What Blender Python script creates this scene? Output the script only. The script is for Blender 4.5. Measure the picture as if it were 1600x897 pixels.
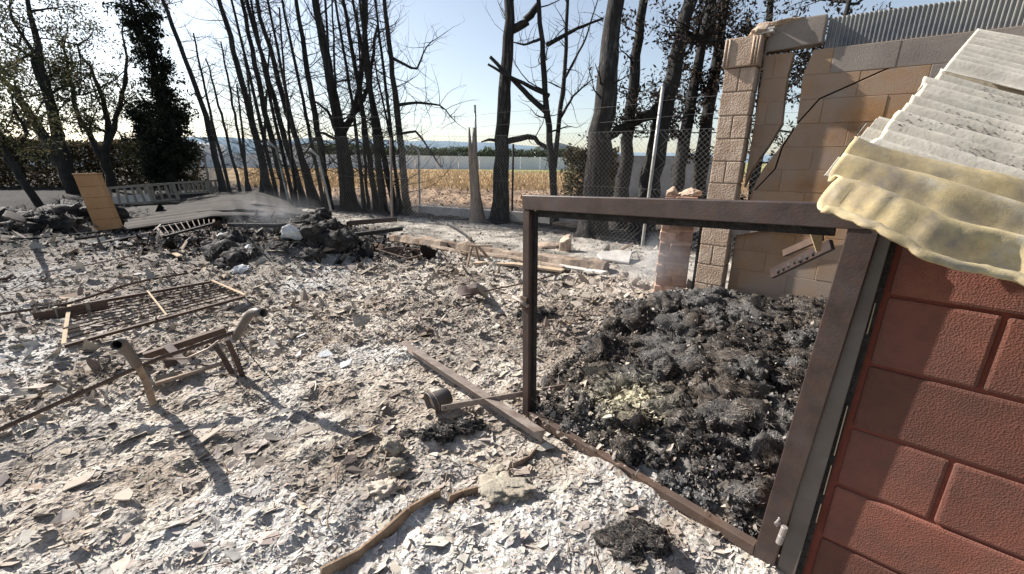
import bpy, bmesh, math, random
import numpy as np
from mathutils import Vector, Matrix
for o in list(bpy.data.objects): bpy.data.objects.remove(o)
scene = bpy.context.scene
COL = scene.collection
R = math.radians
random.seed(7); rng = np.random.default_rng(7)

# ------------------------------------------------------------------ camera, sky, sun, exposure
F, CX, CY = 667.0, 800.0, 448.5
PITCH, ROLL, H = R(16.7), R(0.7), 1.5
cam = bpy.data.objects.new('camera', bpy.data.cameras.new('camera')); COL.objects.link(cam)
cam.data.sensor_width = 36.0; cam.data.lens = 36.0 * F / 1600.0
cam.data.clip_start = 0.02; cam.data.clip_end = 5000
cam.matrix_world = Matrix.Translation((0, 0, H)) @ Matrix.Rotation(R(90) - PITCH, 4, 'X') @ Matrix.Rotation(ROLL, 4, 'Z')
cam.data.dof.use_dof = False
scene.camera = cam
SUN_AZ, SUN_EL = R(29), R(35)          # towards the sun: left (-x), a little behind the scene (+y)
sdir = Vector((-math.cos(SUN_AZ) * math.cos(SUN_EL), math.sin(SUN_AZ) * math.cos(SUN_EL), math.sin(SUN_EL)))
world = bpy.data.worlds.new('World'); scene.world = world; world.use_nodes = True
nt = world.node_tree; bg = nt.nodes['Background']
sky = nt.nodes.new('ShaderNodeTexSky'); sky.sky_type = 'NISHITA'; sky.sun_disc = False
sky.sun_elevation = SUN_EL; sky.sun_rotation = math.atan2(sdir.x, sdir.y)
sky.air_density = 1.0; sky.dust_density = 0.8; sky.ozone_density = 1.0; sky.altitude = 100
hs = nt.nodes.new('ShaderNodeHueSaturation'); hs.inputs['Saturation'].default_value = .7; nt.links.new(sky.outputs[0], hs.inputs['Color'])
nt.links.new(hs.outputs[0], bg.inputs[0]); bg.inputs[1].default_value = 0.075
sl = bpy.data.lights.new('sun', 'SUN'); sl.energy = 5.0; sl.angle = R(0.53); sl.color = (1, 0.955, 0.89)
sun = bpy.data.objects.new('sun', sl); COL.objects.link(sun); sun.location = (-30, 15, 30)
sun.rotation_euler = sdir.to_track_quat('Z', 'Y').to_euler()
vs = scene.view_settings; vs.view_transform = 'Standard'; vs.look = 'None'; vs.exposure = 1.12; vs.gamma = 1.0
vs.use_curve_mapping = False
scene.cycles.transparent_max_bounces = 12; scene.cycles.volume_bounces = 0
scene.cycles.volume_step_rate = 1.0

# ------------------------------------------------------------------ survey helpers (photo pixel -> point in the place)
def ray(x, y):
    u, v = x - CX, -(y - CY); c, s = math.cos(ROLL), math.sin(ROLL)
    u, v = c * u - s * v, s * u + c * v
    cp, sp = math.cos(PITCH), math.sin(PITCH)
    return np.array([u, F * cp + v * sp, -F * sp + v * cp]) / F
O = np.array([0, 0, H])
def gnd(x, y, z=0.0):
    d = ray(x, y); return O + (z - H) / d[2] * d
def atY(x, y, Y):
    d = ray(x, y); return O + Y / d[1] * d
def planept(x, y, p0, w):
    n = np.array([w[1], -w[0], 0]); r = ray(x, y)
    return O + np.dot(n, np.array([p0[0], p0[1], 0]) - O) / np.dot(n, r) * r

# ------------------------------------------------------------------ noise
def _h(ix, iy, iz, s):
    n = (ix * 374761393 + iy * 668265263 + iz * 2147483647 + s * 1274126177) & 0xffffffff
    n = ((n ^ (n >> 13)) * 1274126177) & 0xffffffff
    return ((n ^ (n >> 16)) & 0xffff) / 65535.0
def noise3(x, y, z=0.0, s=0):
    x, y = np.asarray(x, float), np.asarray(y, float); z = np.zeros_like(x) + z
    ix, iy, iz = np.floor(x).astype(np.int64), np.floor(y).astype(np.int64), np.floor(z).astype(np.int64)
    fx, fy, fz = x - ix, y - iy, z - iz
    fx, fy, fz = [f * f * (3 - 2 * f) for f in (fx, fy, fz)]
    r = 0
    for a in (0, 1):
        for b in (0, 1):
            for c in (0, 1):
                r = r + _h(ix + a, iy + b, iz + c, s) * (fx if a else 1 - fx) * (fy if b else 1 - fy) * (fz if c else 1 - fz)
    return r
def fbm(x, y, z=0.0, s=0, o=4):
    r, a, t, f = 0, 1.0, 0, 1.0
    for i in range(o):
        r = r + a * noise3(np.asarray(x) * f, np.asarray(y) * f, np.asarray(z) * f, s + i * 17); t += a; a *= .5; f *= 2.03
    return r / t
def sstep(a, b, x):
    t = np.clip((np.asarray(x, float) - a) / (b - a), 0, 1); return t * t * (3 - 2 * t)
def segdist(x, y, pts):
    d = np.full(np.shape(x), 1e9)
    for (ax, ay), (bx, by) in zip(pts[:-1], pts[1:]):
        vx, vy = bx - ax, by - ay; t = np.clip(((x - ax) * vx + (y - ay) * vy) / (vx * vx + vy * vy), 0, 1)
        d = np.minimum(d, np.hypot(x - ax - t * vx, y - ay - t * vy))
    return d
def inpoly(x, y, poly):
    r = np.zeros(np.shape(x), bool); n = len(poly)
    for i in range(n):
        (x1, y1), (x2, y2) = poly[i], poly[(i + 1) % n]
        c = ((y1 > y) != (y2 > y)) & (x < (x2 - x1) * (y - y1) / (y2 - y1 + 1e-12) + x1); r ^= c
    return r
def sdpoly(x, y, poly):
    d = segdist(x, y, poly + [poly[0]]); return np.where(inpoly(x, y, poly), d, -d)

# ------------------------------------------------------------------ materials
def rgb(*c): return (c[0], c[1], c[2], 1.0)
def mat(name, cols, scale=8.0, rough=.85, bump=.3, bscale=60.0, metal=0.0, stain=None, sscale=2.0, samt=.5, attr=False,
        stretch=(1, 1, 1), vor=0.0, spec=.3, detail=8, rvar=.1, bdist=.01, translucent=0.0, coord='Object', objvar=0.0):
    m = bpy.data.materials.new(name); m.use_nodes = True; t = m.node_tree; N = t.nodes; L = t.links
    b = N['Principled BSDF']; b.inputs['Metallic'].default_value = metal
    b.inputs['Specular IOR Level'].default_value = spec
    tc = N.new('ShaderNodeTexCoord'); mp = N.new('ShaderNodeMapping'); mp.inputs['Scale'].default_value = stretch
    L.new(tc.outputs[coord], mp.inputs[0])
    n1 = N.new('ShaderNodeTexNoise'); n1.inputs['Scale'].default_value = scale; n1.inputs['Detail'].default_value = detail
    n1.inputs['Roughness'].default_value = .62; L.new(mp.outputs[0], n1.inputs['Vector'])
    rp = N.new('ShaderNodeValToRGB'); k = len(cols)
    while len(rp.color_ramp.elements) < k: rp.color_ramp.elements.new(.5)
    for i, c in enumerate(cols):
        rp.color_ramp.elements[i].position = .3 + .4 * i / max(1, k - 1); rp.color_ramp.elements[i].color = rgb(*c)
    L.new(n1.outputs['Fac'], rp.inputs[0]); out = rp.outputs[0]
    if stain:
        n2 = N.new('ShaderNodeTexNoise'); n2.inputs['Scale'].default_value = sscale; n2.inputs['Detail'].default_value = 7
        n2.inputs['Roughness'].default_value = .65
        L.new(tc.outputs[coord], n2.inputs['Vector'])
        r2 = N.new('ShaderNodeValToRGB'); r2.color_ramp.elements[0].position = .5 - .12; r2.color_ramp.elements[1].position = .5 + .14
        L.new(n2.outputs['Fac'], r2.inputs[0])
        ml = N.new('ShaderNodeMath'); ml.operation = 'MULTIPLY'; ml.inputs[1].default_value = samt; L.new(r2.outputs[0], ml.inputs[0])
        mx = N.new('ShaderNodeMix'); mx.data_type = 'RGBA'; L.new(ml.outputs[0], mx.inputs['Factor'])
        L.new(out, mx.inputs['A']); mx.inputs['B'].default_value = rgb(*stain); out = mx.outputs['Result']
    if attr:
        at = N.new('ShaderNodeAttribute'); at.attribute_name = 'Col'
        mx = N.new('ShaderNodeMix'); mx.data_type = 'RGBA'; mx.blend_type = 'MULTIPLY'; mx.inputs['Factor'].default_value = 1
        L.new(out, mx.inputs['A']); L.new(at.outputs['Color'], mx.inputs['B']); out = mx.outputs['Result']
    if objvar:
        oi = N.new('ShaderNodeObjectInfo'); mr = N.new('ShaderNodeMapRange'); mr.inputs['To Min'].default_value = 1 - objvar; mr.inputs['To Max'].default_value = 1 + objvar
        L.new(oi.outputs['Random'], mr.inputs['Value']); mx = N.new('ShaderNodeMix'); mx.data_type = 'RGBA'; mx.blend_type = 'MULTIPLY'; mx.inputs['Factor'].default_value = 1
        L.new(out, mx.inputs['A']); L.new(mr.outputs[0], mx.inputs['B']); out = mx.outputs['Result']
    L.new(out, b.inputs['Base Color'])
    rr = N.new('ShaderNodeMapRange'); rr.inputs['To Min'].default_value = max(.05, rough - rvar); rr.inputs['To Max'].default_value = min(1, rough + rvar)
    L.new(n1.outputs['Fac'], rr.inputs['Value']); L.new(rr.outputs[0], b.inputs['Roughness'])
    if bump:
        n3 = N.new('ShaderNodeTexNoise'); n3.inputs['Scale'].default_value = bscale; n3.inputs['Detail'].default_value = 6
        n3.inputs['Roughness'].default_value = .6; L.new(mp.outputs[0], n3.inputs['Vector']); h = n3.outputs['Fac']
        if vor:
            v = N.new('ShaderNodeTexVoronoi'); v.inputs['Scale'].default_value = vor; L.new(mp.outputs[0], v.inputs['Vector'])
            ad = N.new('ShaderNodeMath'); ad.operation = 'ADD'; L.new(h, ad.inputs[0]); L.new(v.outputs['Distance'], ad.inputs[1]); h = ad.outputs[0]
        bp = N.new('ShaderNodeBump'); bp.inputs['Strength'].default_value = bump; bp.inputs['Distance'].default_value = bdist
        L.new(h, bp.inputs['Height']); L.new(bp.outputs[0], b.inputs['Normal'])
    if translucent:
        tr = N.new('ShaderNodeBsdfTranslucent'); L.new(out, tr.inputs[0]); ms = N.new('ShaderNodeMixShader')
        ms.inputs[0].default_value = translucent; L.new(b.outputs[0], ms.inputs[1]); L.new(tr.outputs[0], ms.inputs[2])
        L.new(ms.outputs[0], N['Material Output'].inputs[0])
    return m
W1 = [(.8, .8, .8), (1, 1, 1)]
M = dict(
    ground=mat('ground_ash', [(.62, .62, .62), (.9, .9, .9), (1.15, 1.15, 1.15)], 9, .95, .8, 55, attr=True, spec=.1, bdist=.02, vor=40),
    flake=mat('ash_flake', [(.7, .7, .7), (1, 1, 1)], 30, .95, .35, 160, attr=True, spec=.1, bdist=.004),
    straw=mat('charred_straw', [(.55, .55, .55), (1, 1, 1), (1.3, 1.3, 1.3)], 22, .8, .9, 90, attr=True, spec=.25, bdist=.012),
    strand=mat('charred_strand', [(.7, .7, .7), (1.1, 1.1, 1.1)], 20, .7, 0, 50, attr=True, spec=.3),
    red=mat('red_painted_block', [(.118, .045, .031), (.165, .061, .042), (.20, .078, .053)], 5, .8, .8, 260, stain=(.082, .045, .036), sscale=3.6, samt=.75, vor=210, bdist=.0016, objvar=.2),
    redmortar=mat('red_mortar', [(.14, .045, .032), (.20, .062, .045)], 14, .95, .5, 150, spec=.1, bdist=.003),
    tan=mat('scorched_tan_block', [(.23, .125, .062), (.33, .19, .095), (.34, .24, .16)], 2.2, .95, .35, 90, objvar=.10, stain=(.30, .245, .205), sscale=1.5, samt=.9, spec=.1, bdist=.006),
    grey=mat('sooty_grey_block', [(.22, .185, .16), (.30, .26, .225)], 2.5, .95, .35, 110, objvar=.12, stain=(.15, .125, .11), sscale=2.0, samt=.7, spec=.1),
    pillar=mat('flaking_pillar_render', [(.36, .26, .19), (.47, .36, .275), (.53, .43, .345)], 4, .95, .7, 110, objvar=.10, stain=(.25, .165, .115), sscale=5, samt=.6, spec=.1, vor=60, bdist=.006),
    brick=mat('burnt_hollow_brick', [(.34, .19, .13), (.46, .29, .21), (.50, .36, .28)], 9, .95, .8, 90, objvar=.2, stain=(.17, .10, .07), sscale=6, samt=.5, spec=.1),
    mortar=mat('mortar', [(.34, .27, .22), (.46, .38, .32)], 12, .95, .6, 90, spec=.1),
    frame=mat('burnt_brown_paint', [(.030, .021, .020), (.045, .033, .031), (.064, .049, .047)], 9, .42, .35, 120, stain=(.075, .040, .028), sscale=22, samt=.5, spec=.5, rvar=.12, metal=.25, bdist=.003),
    jamb=mat('burnt_steel_jamb', [(.075, .068, .062), (.11, .10, .092), (.15, .135, .12)], 6, .42, .15, 120, stain=(.11, .075, .06), sscale=8, samt=.5, spec=.5, metal=.1, bdist=.003),
    rust=mat('rusty_steel', [(.058, .036, .026), (.105, .066, .047), (.15, .105, .08)], 18, .8, .5, 120, stain=(.06, .045, .04), sscale=9, samt=.7, metal=.2, bdist=.003),
    paleiron=mat('ashy_angle_iron', [(.25, .20, .17), (.36, .30, .255), (.43, .375, .32)], 10, .6, .3, 90, stain=(.16, .10, .08), sscale=12, samt=.6, metal=.3, bdist=.003),
    pipe=mat('grey_burnt_pipe', [(.09, .083, .078), (.15, .138, .13)], 14, .55, .2, 120, stain=(.14, .10, .08), sscale=9, samt=.5, metal=.4, bdist=.002),
    black=mat('charred_and_shade_black', [(.012, .011, .011), (.03, .027, .025), (.055, .05, .046)], 26, .75, .9, 80, spec=.3, bdist=.015),
    hinge=mat('pale_hinge', [(.26, .225, .21), (.34, .30, .28)], 30, .5, .2, 100, metal=.3),
    galv=mat('galvanised_post', [(.34, .33, .31), (.46, .45, .42)], 12, .5, .1, 80, stain=(.2, .18, .16), sscale=8, samt=.5, metal=.5),
    wire=mat('fence_wire', [(.17, .16, .15), (.24, .23, .215)], 30, .5, 0, 50, metal=.5),
    bark=mat('charred_bark', [(.010, .009, .009), (.022, .020, .018), (.048, .043, .040)], 9, .85, 1.0, 30, stretch=(3, 3, .5), stain=(.07, .065, .06), sscale=3, samt=.4, spec=.25, bdist=.03),
    barkp=mat('grey_charred_bark', [(.012, .011, .011), (.038, .035, .033), (.15, .14, .132)], 8, .9, 1.0, 26, stretch=(3, 3, .45), stain=(.03, .028, .026), sscale=2.2, samt=.8, spec=.2, bdist=.03),
    deadwood=mat('bleached_deadwood', [(.16, .12, .095), (.27, .22, .18), (.36, .30, .25)], 10, .9, .8, 30, stretch=(3, 3, .4), spec=.1, bdist=.02),
    twig=mat('charred_twig', [(.02, .018, .017), (.05, .045, .04)], 6, .9, 0, 30),
    leaf=mat('leaf', W1, 3, .8, 0, 10, attr=True, spec=.2, translucent=.25),
    corr=mat('weathered_corrugated_sheet', [(.48, .44, .37), (.62, .565, .465), (.68, .62, .52)], 4, .92, .35, 60, stain=(.36, .31, .25), sscale=6.5, samt=.5, spec=.1, bdist=.005),
    corry=mat('yellowed_corrugated_sheet', [(.26, .22, .175), (.50, .385, .20), (.58, .46, .26), (.62, .55, .42)], 13, .95, .12, 260, stain=(.24, .205, .17), sscale=15, samt=.7, spec=.1, bdist=.008),
    corrgap=mat('sheet_crust', [(.12, .09, .08), (.3, .24, .2)], 40, 1, .8, 60),
    strip=mat('ribbed_metal_strip', [(.36, .34, .30), (.46, .43, .38)], 2, .55, .05, 60, stain=(.11, .13, .16), sscale=1.1, samt=.85, metal=.4),
    sheet=mat('burnt_roof_sheet', [(.03, .026, .023), (.06, .052, .046), (.11, .095, .085)], 3, .9, .25, 40, stain=(.03, .026, .023), sscale=1.2, samt=.7, metal=.0, spec=.1),
    palesheet=mat('pale_burnt_sheet', [(.05, .043, .038), (.10, .088, .08)], 3, .9, .2, 40, stain=(.10, .088, .08), sscale=2.2, samt=.5, metal=.0, spec=.1),
    orange=mat('scorched_orange_panel', [(.30, .165, .075), (.38, .215, .10), (.42, .26, .14)], 3, .85, .3, 60, stain=(.35, .19, .10), sscale=2.6, samt=.5),
    cage=mat('pale_cage_frame', [(.20, .175, .14), (.29, .26, .21)], 8, .7, .1, 60, stain=(.25, .2, .16), sscale=6, samt=.5),
    stone=mat('scorched_stone', [(.33, .24, .18), (.48, .37, .28), (.58, .48, .39)], 8, .95, 1.0, 40, stain=(.2, .15, .12), sscale=5, samt=.5, spec=.1, bdist=.015),
    white=mat('calcined_white_chunk', [(.44, .45, .47), (.66, .66, .65), (.76, .74, .70)], 14, .95, .8, 60, stain=(.22, .23, .25), sscale=9, samt=.5, spec=.1, bdist=.01),
    greench=mat('greenish_plaster_chunk', [(.24, .22, .175), (.33, .30, .245), (.42, .37, .30)], 12, .95, .9, 60, stain=(.30, .24, .18), sscale=6, samt=.6, spec=.1, bdist=.012),
    ashplate=mat('beige_ash_plate', [(.36, .30, .25), (.46, .40, .33), (.52, .46, .39)], 14, .95, .6, 90, stain=(.27, .21, .165), sscale=12, samt=.5, spec=.1, bdist=.004),
    timber=mat('charred_timber', [(.06, .045, .035), (.20, .14, .10), (.36, .28, .21)], 6, .9, .9, 30, stretch=(1, 1, 1), stain=(.45, .38, .31), sscale=4, samt=.5, spec=.1, bdist=.015),
    board=mat('pale_burnt_board', [(.40, .28, .18), (.52, .40, .28), (.60, .50, .38)], 8, .9, .5, 50, stain=(.2, .15, .11), sscale=8, samt=.6, spec=.1),
    burnboard=mat('scorched_board', [(.17, .11, .07), (.30, .21, .14), (.40, .30, .21)], 9, .9, .6, 60, stain=(.12, .085, .06), sscale=7, samt=.6, spec=.1),
    concrete=mat('ashy_concrete', [(.36, .33, .30), (.48, .45, .41), (.56, .53, .49)], 7, .95, .6, 60, spec=.1),
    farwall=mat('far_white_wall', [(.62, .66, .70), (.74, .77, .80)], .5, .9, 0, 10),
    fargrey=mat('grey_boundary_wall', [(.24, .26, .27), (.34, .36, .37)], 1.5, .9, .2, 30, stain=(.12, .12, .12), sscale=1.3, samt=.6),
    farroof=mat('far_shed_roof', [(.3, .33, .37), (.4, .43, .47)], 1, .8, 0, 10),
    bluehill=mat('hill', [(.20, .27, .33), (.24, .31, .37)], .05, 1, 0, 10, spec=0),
    glassdark=mat('far_window', [(.05, .06, .07), (.08, .09, .1)], 2, .3, 0, 10),
)

# ------------------------------------------------------------------ mesh builders
ORG = {}
def mesh_from(name, v, f, material=None, smooth=False, vcol=None, org=(0, 0, 0)):
    me = bpy.data.meshes.new(name); v = np.asarray(v, np.float32).reshape(-1, 3) - np.asarray(org, np.float32)
    if isinstance(f, np.ndarray):
        me.vertices.add(len(v)); me.vertices.foreach_set('co', v.ravel())
        k = f.shape[1]; me.loops.add(f.size); me.loops.foreach_set('vertex_index', f.astype(np.int32).ravel())
        me.polygons.add(len(f)); me.polygons.foreach_set('loop_start', np.arange(0, f.size, k, dtype=np.int32))
        me.update(calc_edges=True); me.validate()
    else:
        me.from_pydata([tuple(p) for p in v], [], [tuple(q) for q in f]); me.update()
    me.polygons.foreach_set('use_smooth', np.full(len(me.polygons), bool(smooth)))
    if vcol is not None:
        a = me.color_attributes.new('Col', 'FLOAT_COLOR', 'POINT'); c = np.ones((len(v), 4), np.float32); c[:, :3] = vcol
        a.data.foreach_set('color', c.ravel())
    if material: me.materials.append(material)
    return me
def link(name, me, parent=None, org=(0, 0, 0)):
    o = bpy.data.objects.new(name, me); COL.objects.link(o)
    if parent is not None:
        o.parent = parent; po = ORG[parent]; o.location = tuple(np.asarray(org) - po)
    else: o.location = tuple(org)
    ORG[o] = np.asarray(org, float); return o
def thing(name, label, cat, org, group=None):
    o = bpy.data.objects.new(name, None); o.empty_display_size = .1; COL.objects.link(o); o.location = tuple(org); ORG[o] = np.asarray(org, float)
    return tag(o, label, cat, group)
def tag(o, label, cat, group=None, kind=None):
    if label: o['label'] = label
    if cat: o['category'] = cat
    if group: o['group'] = group
    if kind: o['kind'] = kind
    return o
def structure(o): o['kind'] = 'structure'; return o
def unit(v): v = np.asarray(v, float); return v / (np.linalg.norm(v) + 1e-12)
class MB:
    def __init__(s): s.v = []; s.f = []
    def add(s, v, f):
        k = len(s.v); s.v += [tuple(p) for p in v]; s.f += [tuple(i + k for i in q) for q in f]; return s
    def prism(s, poly, d):            # poly: coplanar 3d points, d: extrusion vector
        n = len(poly); p = [np.asarray(q, float) for q in poly]; d = np.asarray(d, float)
        return s.add(p + [q + d for q in p], [tuple(range(n))[::-1], tuple(range(n, 2 * n))] + [(i, (i + 1) % n, (i + 1) % n + n, i + n) for i in range(n)])
    def box(s, c, sx, sy, sz, u=(1, 0, 0), w=(0, 1, 0)):
        c = np.asarray(c, float); u = unit(u) * sx / 2; w = unit(w) * sy / 2; n = unit(np.cross(u, w)) * sz / 2
        return s.prism([c - u - w - n, c + u - w - n, c + u + w - n, c - u + w - n], 2 * n)
    def bar(s, a, b, w, h, up=(0, 0, 1)):
        a, b = np.asarray(a, float), np.asarray(b, float); d = unit(b - a); sd = unit(np.cross(d, up)); n = np.cross(sd, d)
        sd, n = sd * w / 2, n * h / 2
        return s.prism([a - sd - n, a + sd - n, a + sd + n, a - sd + n], b - a)
    def angle(s, a, b, w, h, t, up=(0, 0, 1)):   # L profile
        a, b = np.asarray(a, float), np.asarray(b, float); d = unit(b - a); sd = unit(np.cross(d, up)); n = np.cross(sd, d)
        P = [(0, 0), (w, 0), (w, -t), (t, -t), (t, -h), (0, -h)]
        pl = [a + sd * x + n * y for x, y in P]; k = 6
        v = pl + [q + (b - a) for q in pl]
        f = [(i, (i + 1) % k, (i + 1) % k + k, i + k) for i in range(k)] + [(0, 1, 2, 3), (0, 3, 4, 5), (6, 9, 8, 7), (6, 11, 10, 9)]
        return s.add(v, f)
    def tube(s, pts, rad, n=8, cap=True, jit=0.0):
        pts = [np.asarray(p, float) for p in pts]; m = len(pts)
        if not hasattr(rad, '__len__'): rad = [rad] * m
        d = unit(pts[1] - pts[0]); ref = np.array([0, 0, 1.]) if abs(d[2]) < .9 else np.array([1., 0, 0])
        a = unit(np.cross(d, ref)); k = len(s.v); vv = []
        for i, p in enumerate(pts):
            d = unit(pts[min(i + 1, m - 1)] - pts[max(i - 1, 0)]); a = unit(a - d * np.dot(a, d)); b = np.cross(d, a)
            for j in range(n):
                t = 2 * math.pi * j / n; r = rad[i] * (1 + (random.uniform(-jit, jit) if jit else 0))
                vv.append(tuple(p + a * math.cos(t) * r + b * math.sin(t) * r))
        f = [(i * n + j, i * n + (j + 1) % n, (i + 1) * n + (j + 1) % n, (i + 1) * n + j) for i in range(m - 1) for j in range(n)]
        if cap: f += [tuple(range(n))[::-1], tuple(range((m - 1) * n, m * n))]
        s.v += vv; s.f += [tuple(i + k for i in q) for q in f]; return s
    def build(s, name, material, parent=None, smooth=False, bevel=0.0, seg=1, org=None):
        if org is None:
            if parent is not None: org = ORG[parent]
            else: a = np.array(s.v); org = np.array([a[:, 0].mean(), a[:, 1].mean(), a[:, 2].min()])
        me = mesh_from(name, s.v, s.f, material, smooth, org=org)
        bm = bmesh.new(); bm.from_mesh(me)
        if bevel:
            bmesh.ops.remove_doubles(bm, verts=bm.verts, dist=1e-5)
            bmesh.ops.bevel(bm, geom=[e for e in bm.edges if e.is_manifold and e.calc_face_angle(0) > .6], offset=bevel, segments=seg, profile=.6, affect='EDGES', clamp_overlap=True)
        bmesh.ops.recalc_face_normals(bm, faces=bm.faces); bm.to_mesh(me); bm.free()
        return link(name, me, parent, org)
def ico(sub):
    bm = bmesh.new(); bmesh.ops.create_icosphere(bm, subdivisions=sub, radius=1); bm.verts.ensure_lookup_table()
    v = np.array([q.co[:] for q in bm.verts]); f = np.array([[q.index for q in p.verts] for p in bm.faces]); bm.free(); return v, f
ICO2, ICO3, ICO4 = ico(2), ico(3), ico(4)
def rock_mesh(c, size, seed, rough=.35, base=ICO3, freq=1.6, flat=0.0, rot=0.0, facet=0):
    v = base[0].copy(); n = fbm(v[:, 0] * freq + 9, v[:, 1] * freq + 5, v[:, 2] * freq + 3, seed, 4)
    v = v * (1 + rough * 2 * (n - .5))[:, None]
    if facet:
        r2 = np.random.default_rng(seed)
        for _ in range(facet):
            d = unit(r2.normal(size=3)); h = r2.uniform(.55, .8); k = v @ d; v = v - np.outer(np.maximum(k - h, 0) * .92, d)
    v = v * np.asarray(size); cr, sr = math.cos(rot), math.sin(rot)
    v = np.stack([v[:, 0] * cr - v[:, 1] * sr, v[:, 0] * sr + v[:, 1] * cr, v[:, 2]], 1)
    return v + np.asarray(c), base[1]
def rock(name, label, cat, c, size, material, seed, group=None, parent=None, **k):
    v, f = rock_mesh(c, size, seed, **k); org = np.array([c[0], c[1], v[:, 2].min()])
    if parent is not None: org = ORG[parent]
    o = link(name, mesh_from(name, v, f, material, True, org=org), parent, org)
    return tag(o, label, cat, group) if parent is None else o

# ------------------------------------------------------------------ ground
def g2(x, y): p = gnd(x, y); return (float(p[0]), float(p[1]))
WR = np.array([.745, -.667]); JB = gnd(1222, 890)            # red wall direction (to the right), jamb foot
WT = np.array([.79, -.6131]); TW = gnd(1110, 470)           # tall wall direction, foot of its pillar
GL = gnd(820, 650); GR = np.array([JB[0] - .05, JB[1] + .02, 0])     # gate: far and hinge end
KERB = [g2(430, 332), g2(545, 350), g2(620, 370), g2(760, 396), g2(945, 428), (1.95, 5.0)]
FENCE = [(4.6, 5.55), g2(1003, 388), g2(748, 350), g2(613, 347), g2(519, 335), g2(453, 322), g2(330, 305)]
SANDPOLY = KERB + [(3.4, 4.6)] + FENCE
HEAP = [(.12, 2.32), (.45, 1.97), (1.04, 1.31), (1.5, 1.70), (2.6, 2.7), (3.5, 3.6), (2.5, 4.35), (1.75, 4.55), (1.1, 4.0), (.62, 3.1), (.28, 2.6)]
LUMPS = [(.53, 1.36, .2, .05), (-3.55, 6.35, .62, .26), (-3.0, 6.5, .6, .2), (-5.6, 9.2, 1.5, .22), (-3.6, 8.4, 1.1, .2), (-9.3, 9.4, 1.3, .2)]
def heapmask(x, y):
    return sstep(-.12, .22, sdpoly(x, y, HEAP) + .22 * (fbm(x * 2.2, y * 2.2, 0, 41, 3) - .5))
def zg(x, y):
    x, y = np.asarray(x, float), np.asarray(y, float)
    near = sstep(30, 10, np.hypot(x, y))
    z = (.11 * (fbm(x * .9, y * .9, 0, 3, 3) - .5) + .075 * (fbm(x * 3.5, y * 3.5, 0, 5, 3) - .5) + .075 * (fbm(x * 11, y * 11, 0, 8, 3) - .5)) * near
    sd = sdpoly(x, y, SANDPOLY); z = z * (1 - .7 * sstep(-.05, .2, sd)) + .05 * sstep(-.1, .1, sd) * near
    fld = sstep(9.5, 14, y + .35 * x); z = z + .06 * (fbm(x * .5, y * .5, 0, 12, 3) - .5) * fld
    h = heapmask(x, y); z = z + h * (.13 + .22 * (fbm(x * 3.2, y * 3.2, 0, 23, 4) - .45))
    for a, b, r, k in LUMPS: z = z + k * np.exp(-((x - a) ** 2 + (y - b) ** 2) / (r * r) * 2.2)
    pl = gnd(600, 835); z = z - .035 * np.exp(-((x - .0) ** 2 + (y - 1.3) ** 2) / .25)
    return z
def pal(i, cols): return np.asarray(cols)[i]
def gcol(x, y):
    x, y = np.asarray(x, float), np.asarray(y, float)
    n1 = fbm(x * .8, y * .8, 0, 31, 4)[..., None]; n2 = fbm(x * 4, y * 4, 0, 33, 4)[..., None]; n3 = fbm(x * 1.7, y * 1.7, 0, 37, 4)[..., None]
    n2 = sstep(.3, .7, n2); ash = np.array([.52, .465, .40]) * (1 - n2) + np.array([.29, .24, .195]) * n2
    ash = ash * (1 - sstep(.5, .68, n1)) + np.array([.53, .51, .48]) * sstep(.5, .68, n1)
    dk = sstep(.56, .66, n3); ash = ash * (1 - .45 * dk) + np.array([.12, .10, .085]) * .45 * dk
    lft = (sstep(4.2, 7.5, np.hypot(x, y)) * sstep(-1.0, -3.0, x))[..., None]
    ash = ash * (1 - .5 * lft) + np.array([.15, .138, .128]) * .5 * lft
    c = ash
    sd = sdpoly(x, y, SANDPOLY); sn = (sstep(-.15, .15, sd + .3 * (fbm(x * 2, y * 2, 0, 51, 3) - .5)))[..., None]
    sand = np.array([.37, .335, .29]) * (.55 + .7 * n2); c = c * (1 - sn) + sand * sn
    # beyond the fence: charred strip, leaf litter, straw field, a green margin
    q = y + .45 * x * (x < 0) + .87 * x * (x > 0) + 1.2 * (fbm(x * .35, y * .35, 0, 61, 3) - .5)
    c = c * (1 - sstep(9.7, 10.3, q)[..., None]) + np.array([.05, .046, .045]) * sstep(9.7, 10.3, q)[..., None]
    lit = np.array([.15, .10, .07]) * (1 - n2) + np.array([.44, .31, .21]) * n2
    k = sstep(12.5, 15.5, q)[..., None]; c = c * (1 - k) + lit * k
    yy = y + 5 * (fbm(x * .1, y * .1, 0, 63, 3) - .5)
    k = sstep(21, 27, yy)[..., None]; c = c * (1 - k) + (np.array([.40, .275, .145]) * (.55 + .9 * n2)) * k
    k = sstep(46, 54, yy)[..., None] * sstep(-12, 2, x)[..., None]; c = c * (1 - k) + np.array([.30, .29, .13]) * k
    tree_shade = (sstep(-5.5, -8.5, x + .12 * y) * sstep(26, 22, y) * sstep(-.46, -.62, x / np.maximum(y, .5)))[..., None]; c = c * (1 - .95 * tree_shade) + np.array([.026, .024, .023]) * .85 * tree_shade  # burnt ground at far left, with the trees' shade painted into its colour
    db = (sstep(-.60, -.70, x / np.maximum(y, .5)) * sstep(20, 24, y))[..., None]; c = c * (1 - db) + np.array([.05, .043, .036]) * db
    hm = heapmask(x, y)[..., None]; c = c * (1 - hm) + np.array([.04, .035, .032]) * hm
    for a, b, r, kk in LUMPS[1:]:
        e = np.exp(-((x - a) ** 2 + (y - b) ** 2) / (r * r) * 2.0)[..., None]; e = np.clip(e * 1.3, 0, .85); c = c * (1 - e) + np.array([.05, .047, .047]) * (.5 + n2) * e
    return np.clip(c, .012, .8)
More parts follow.
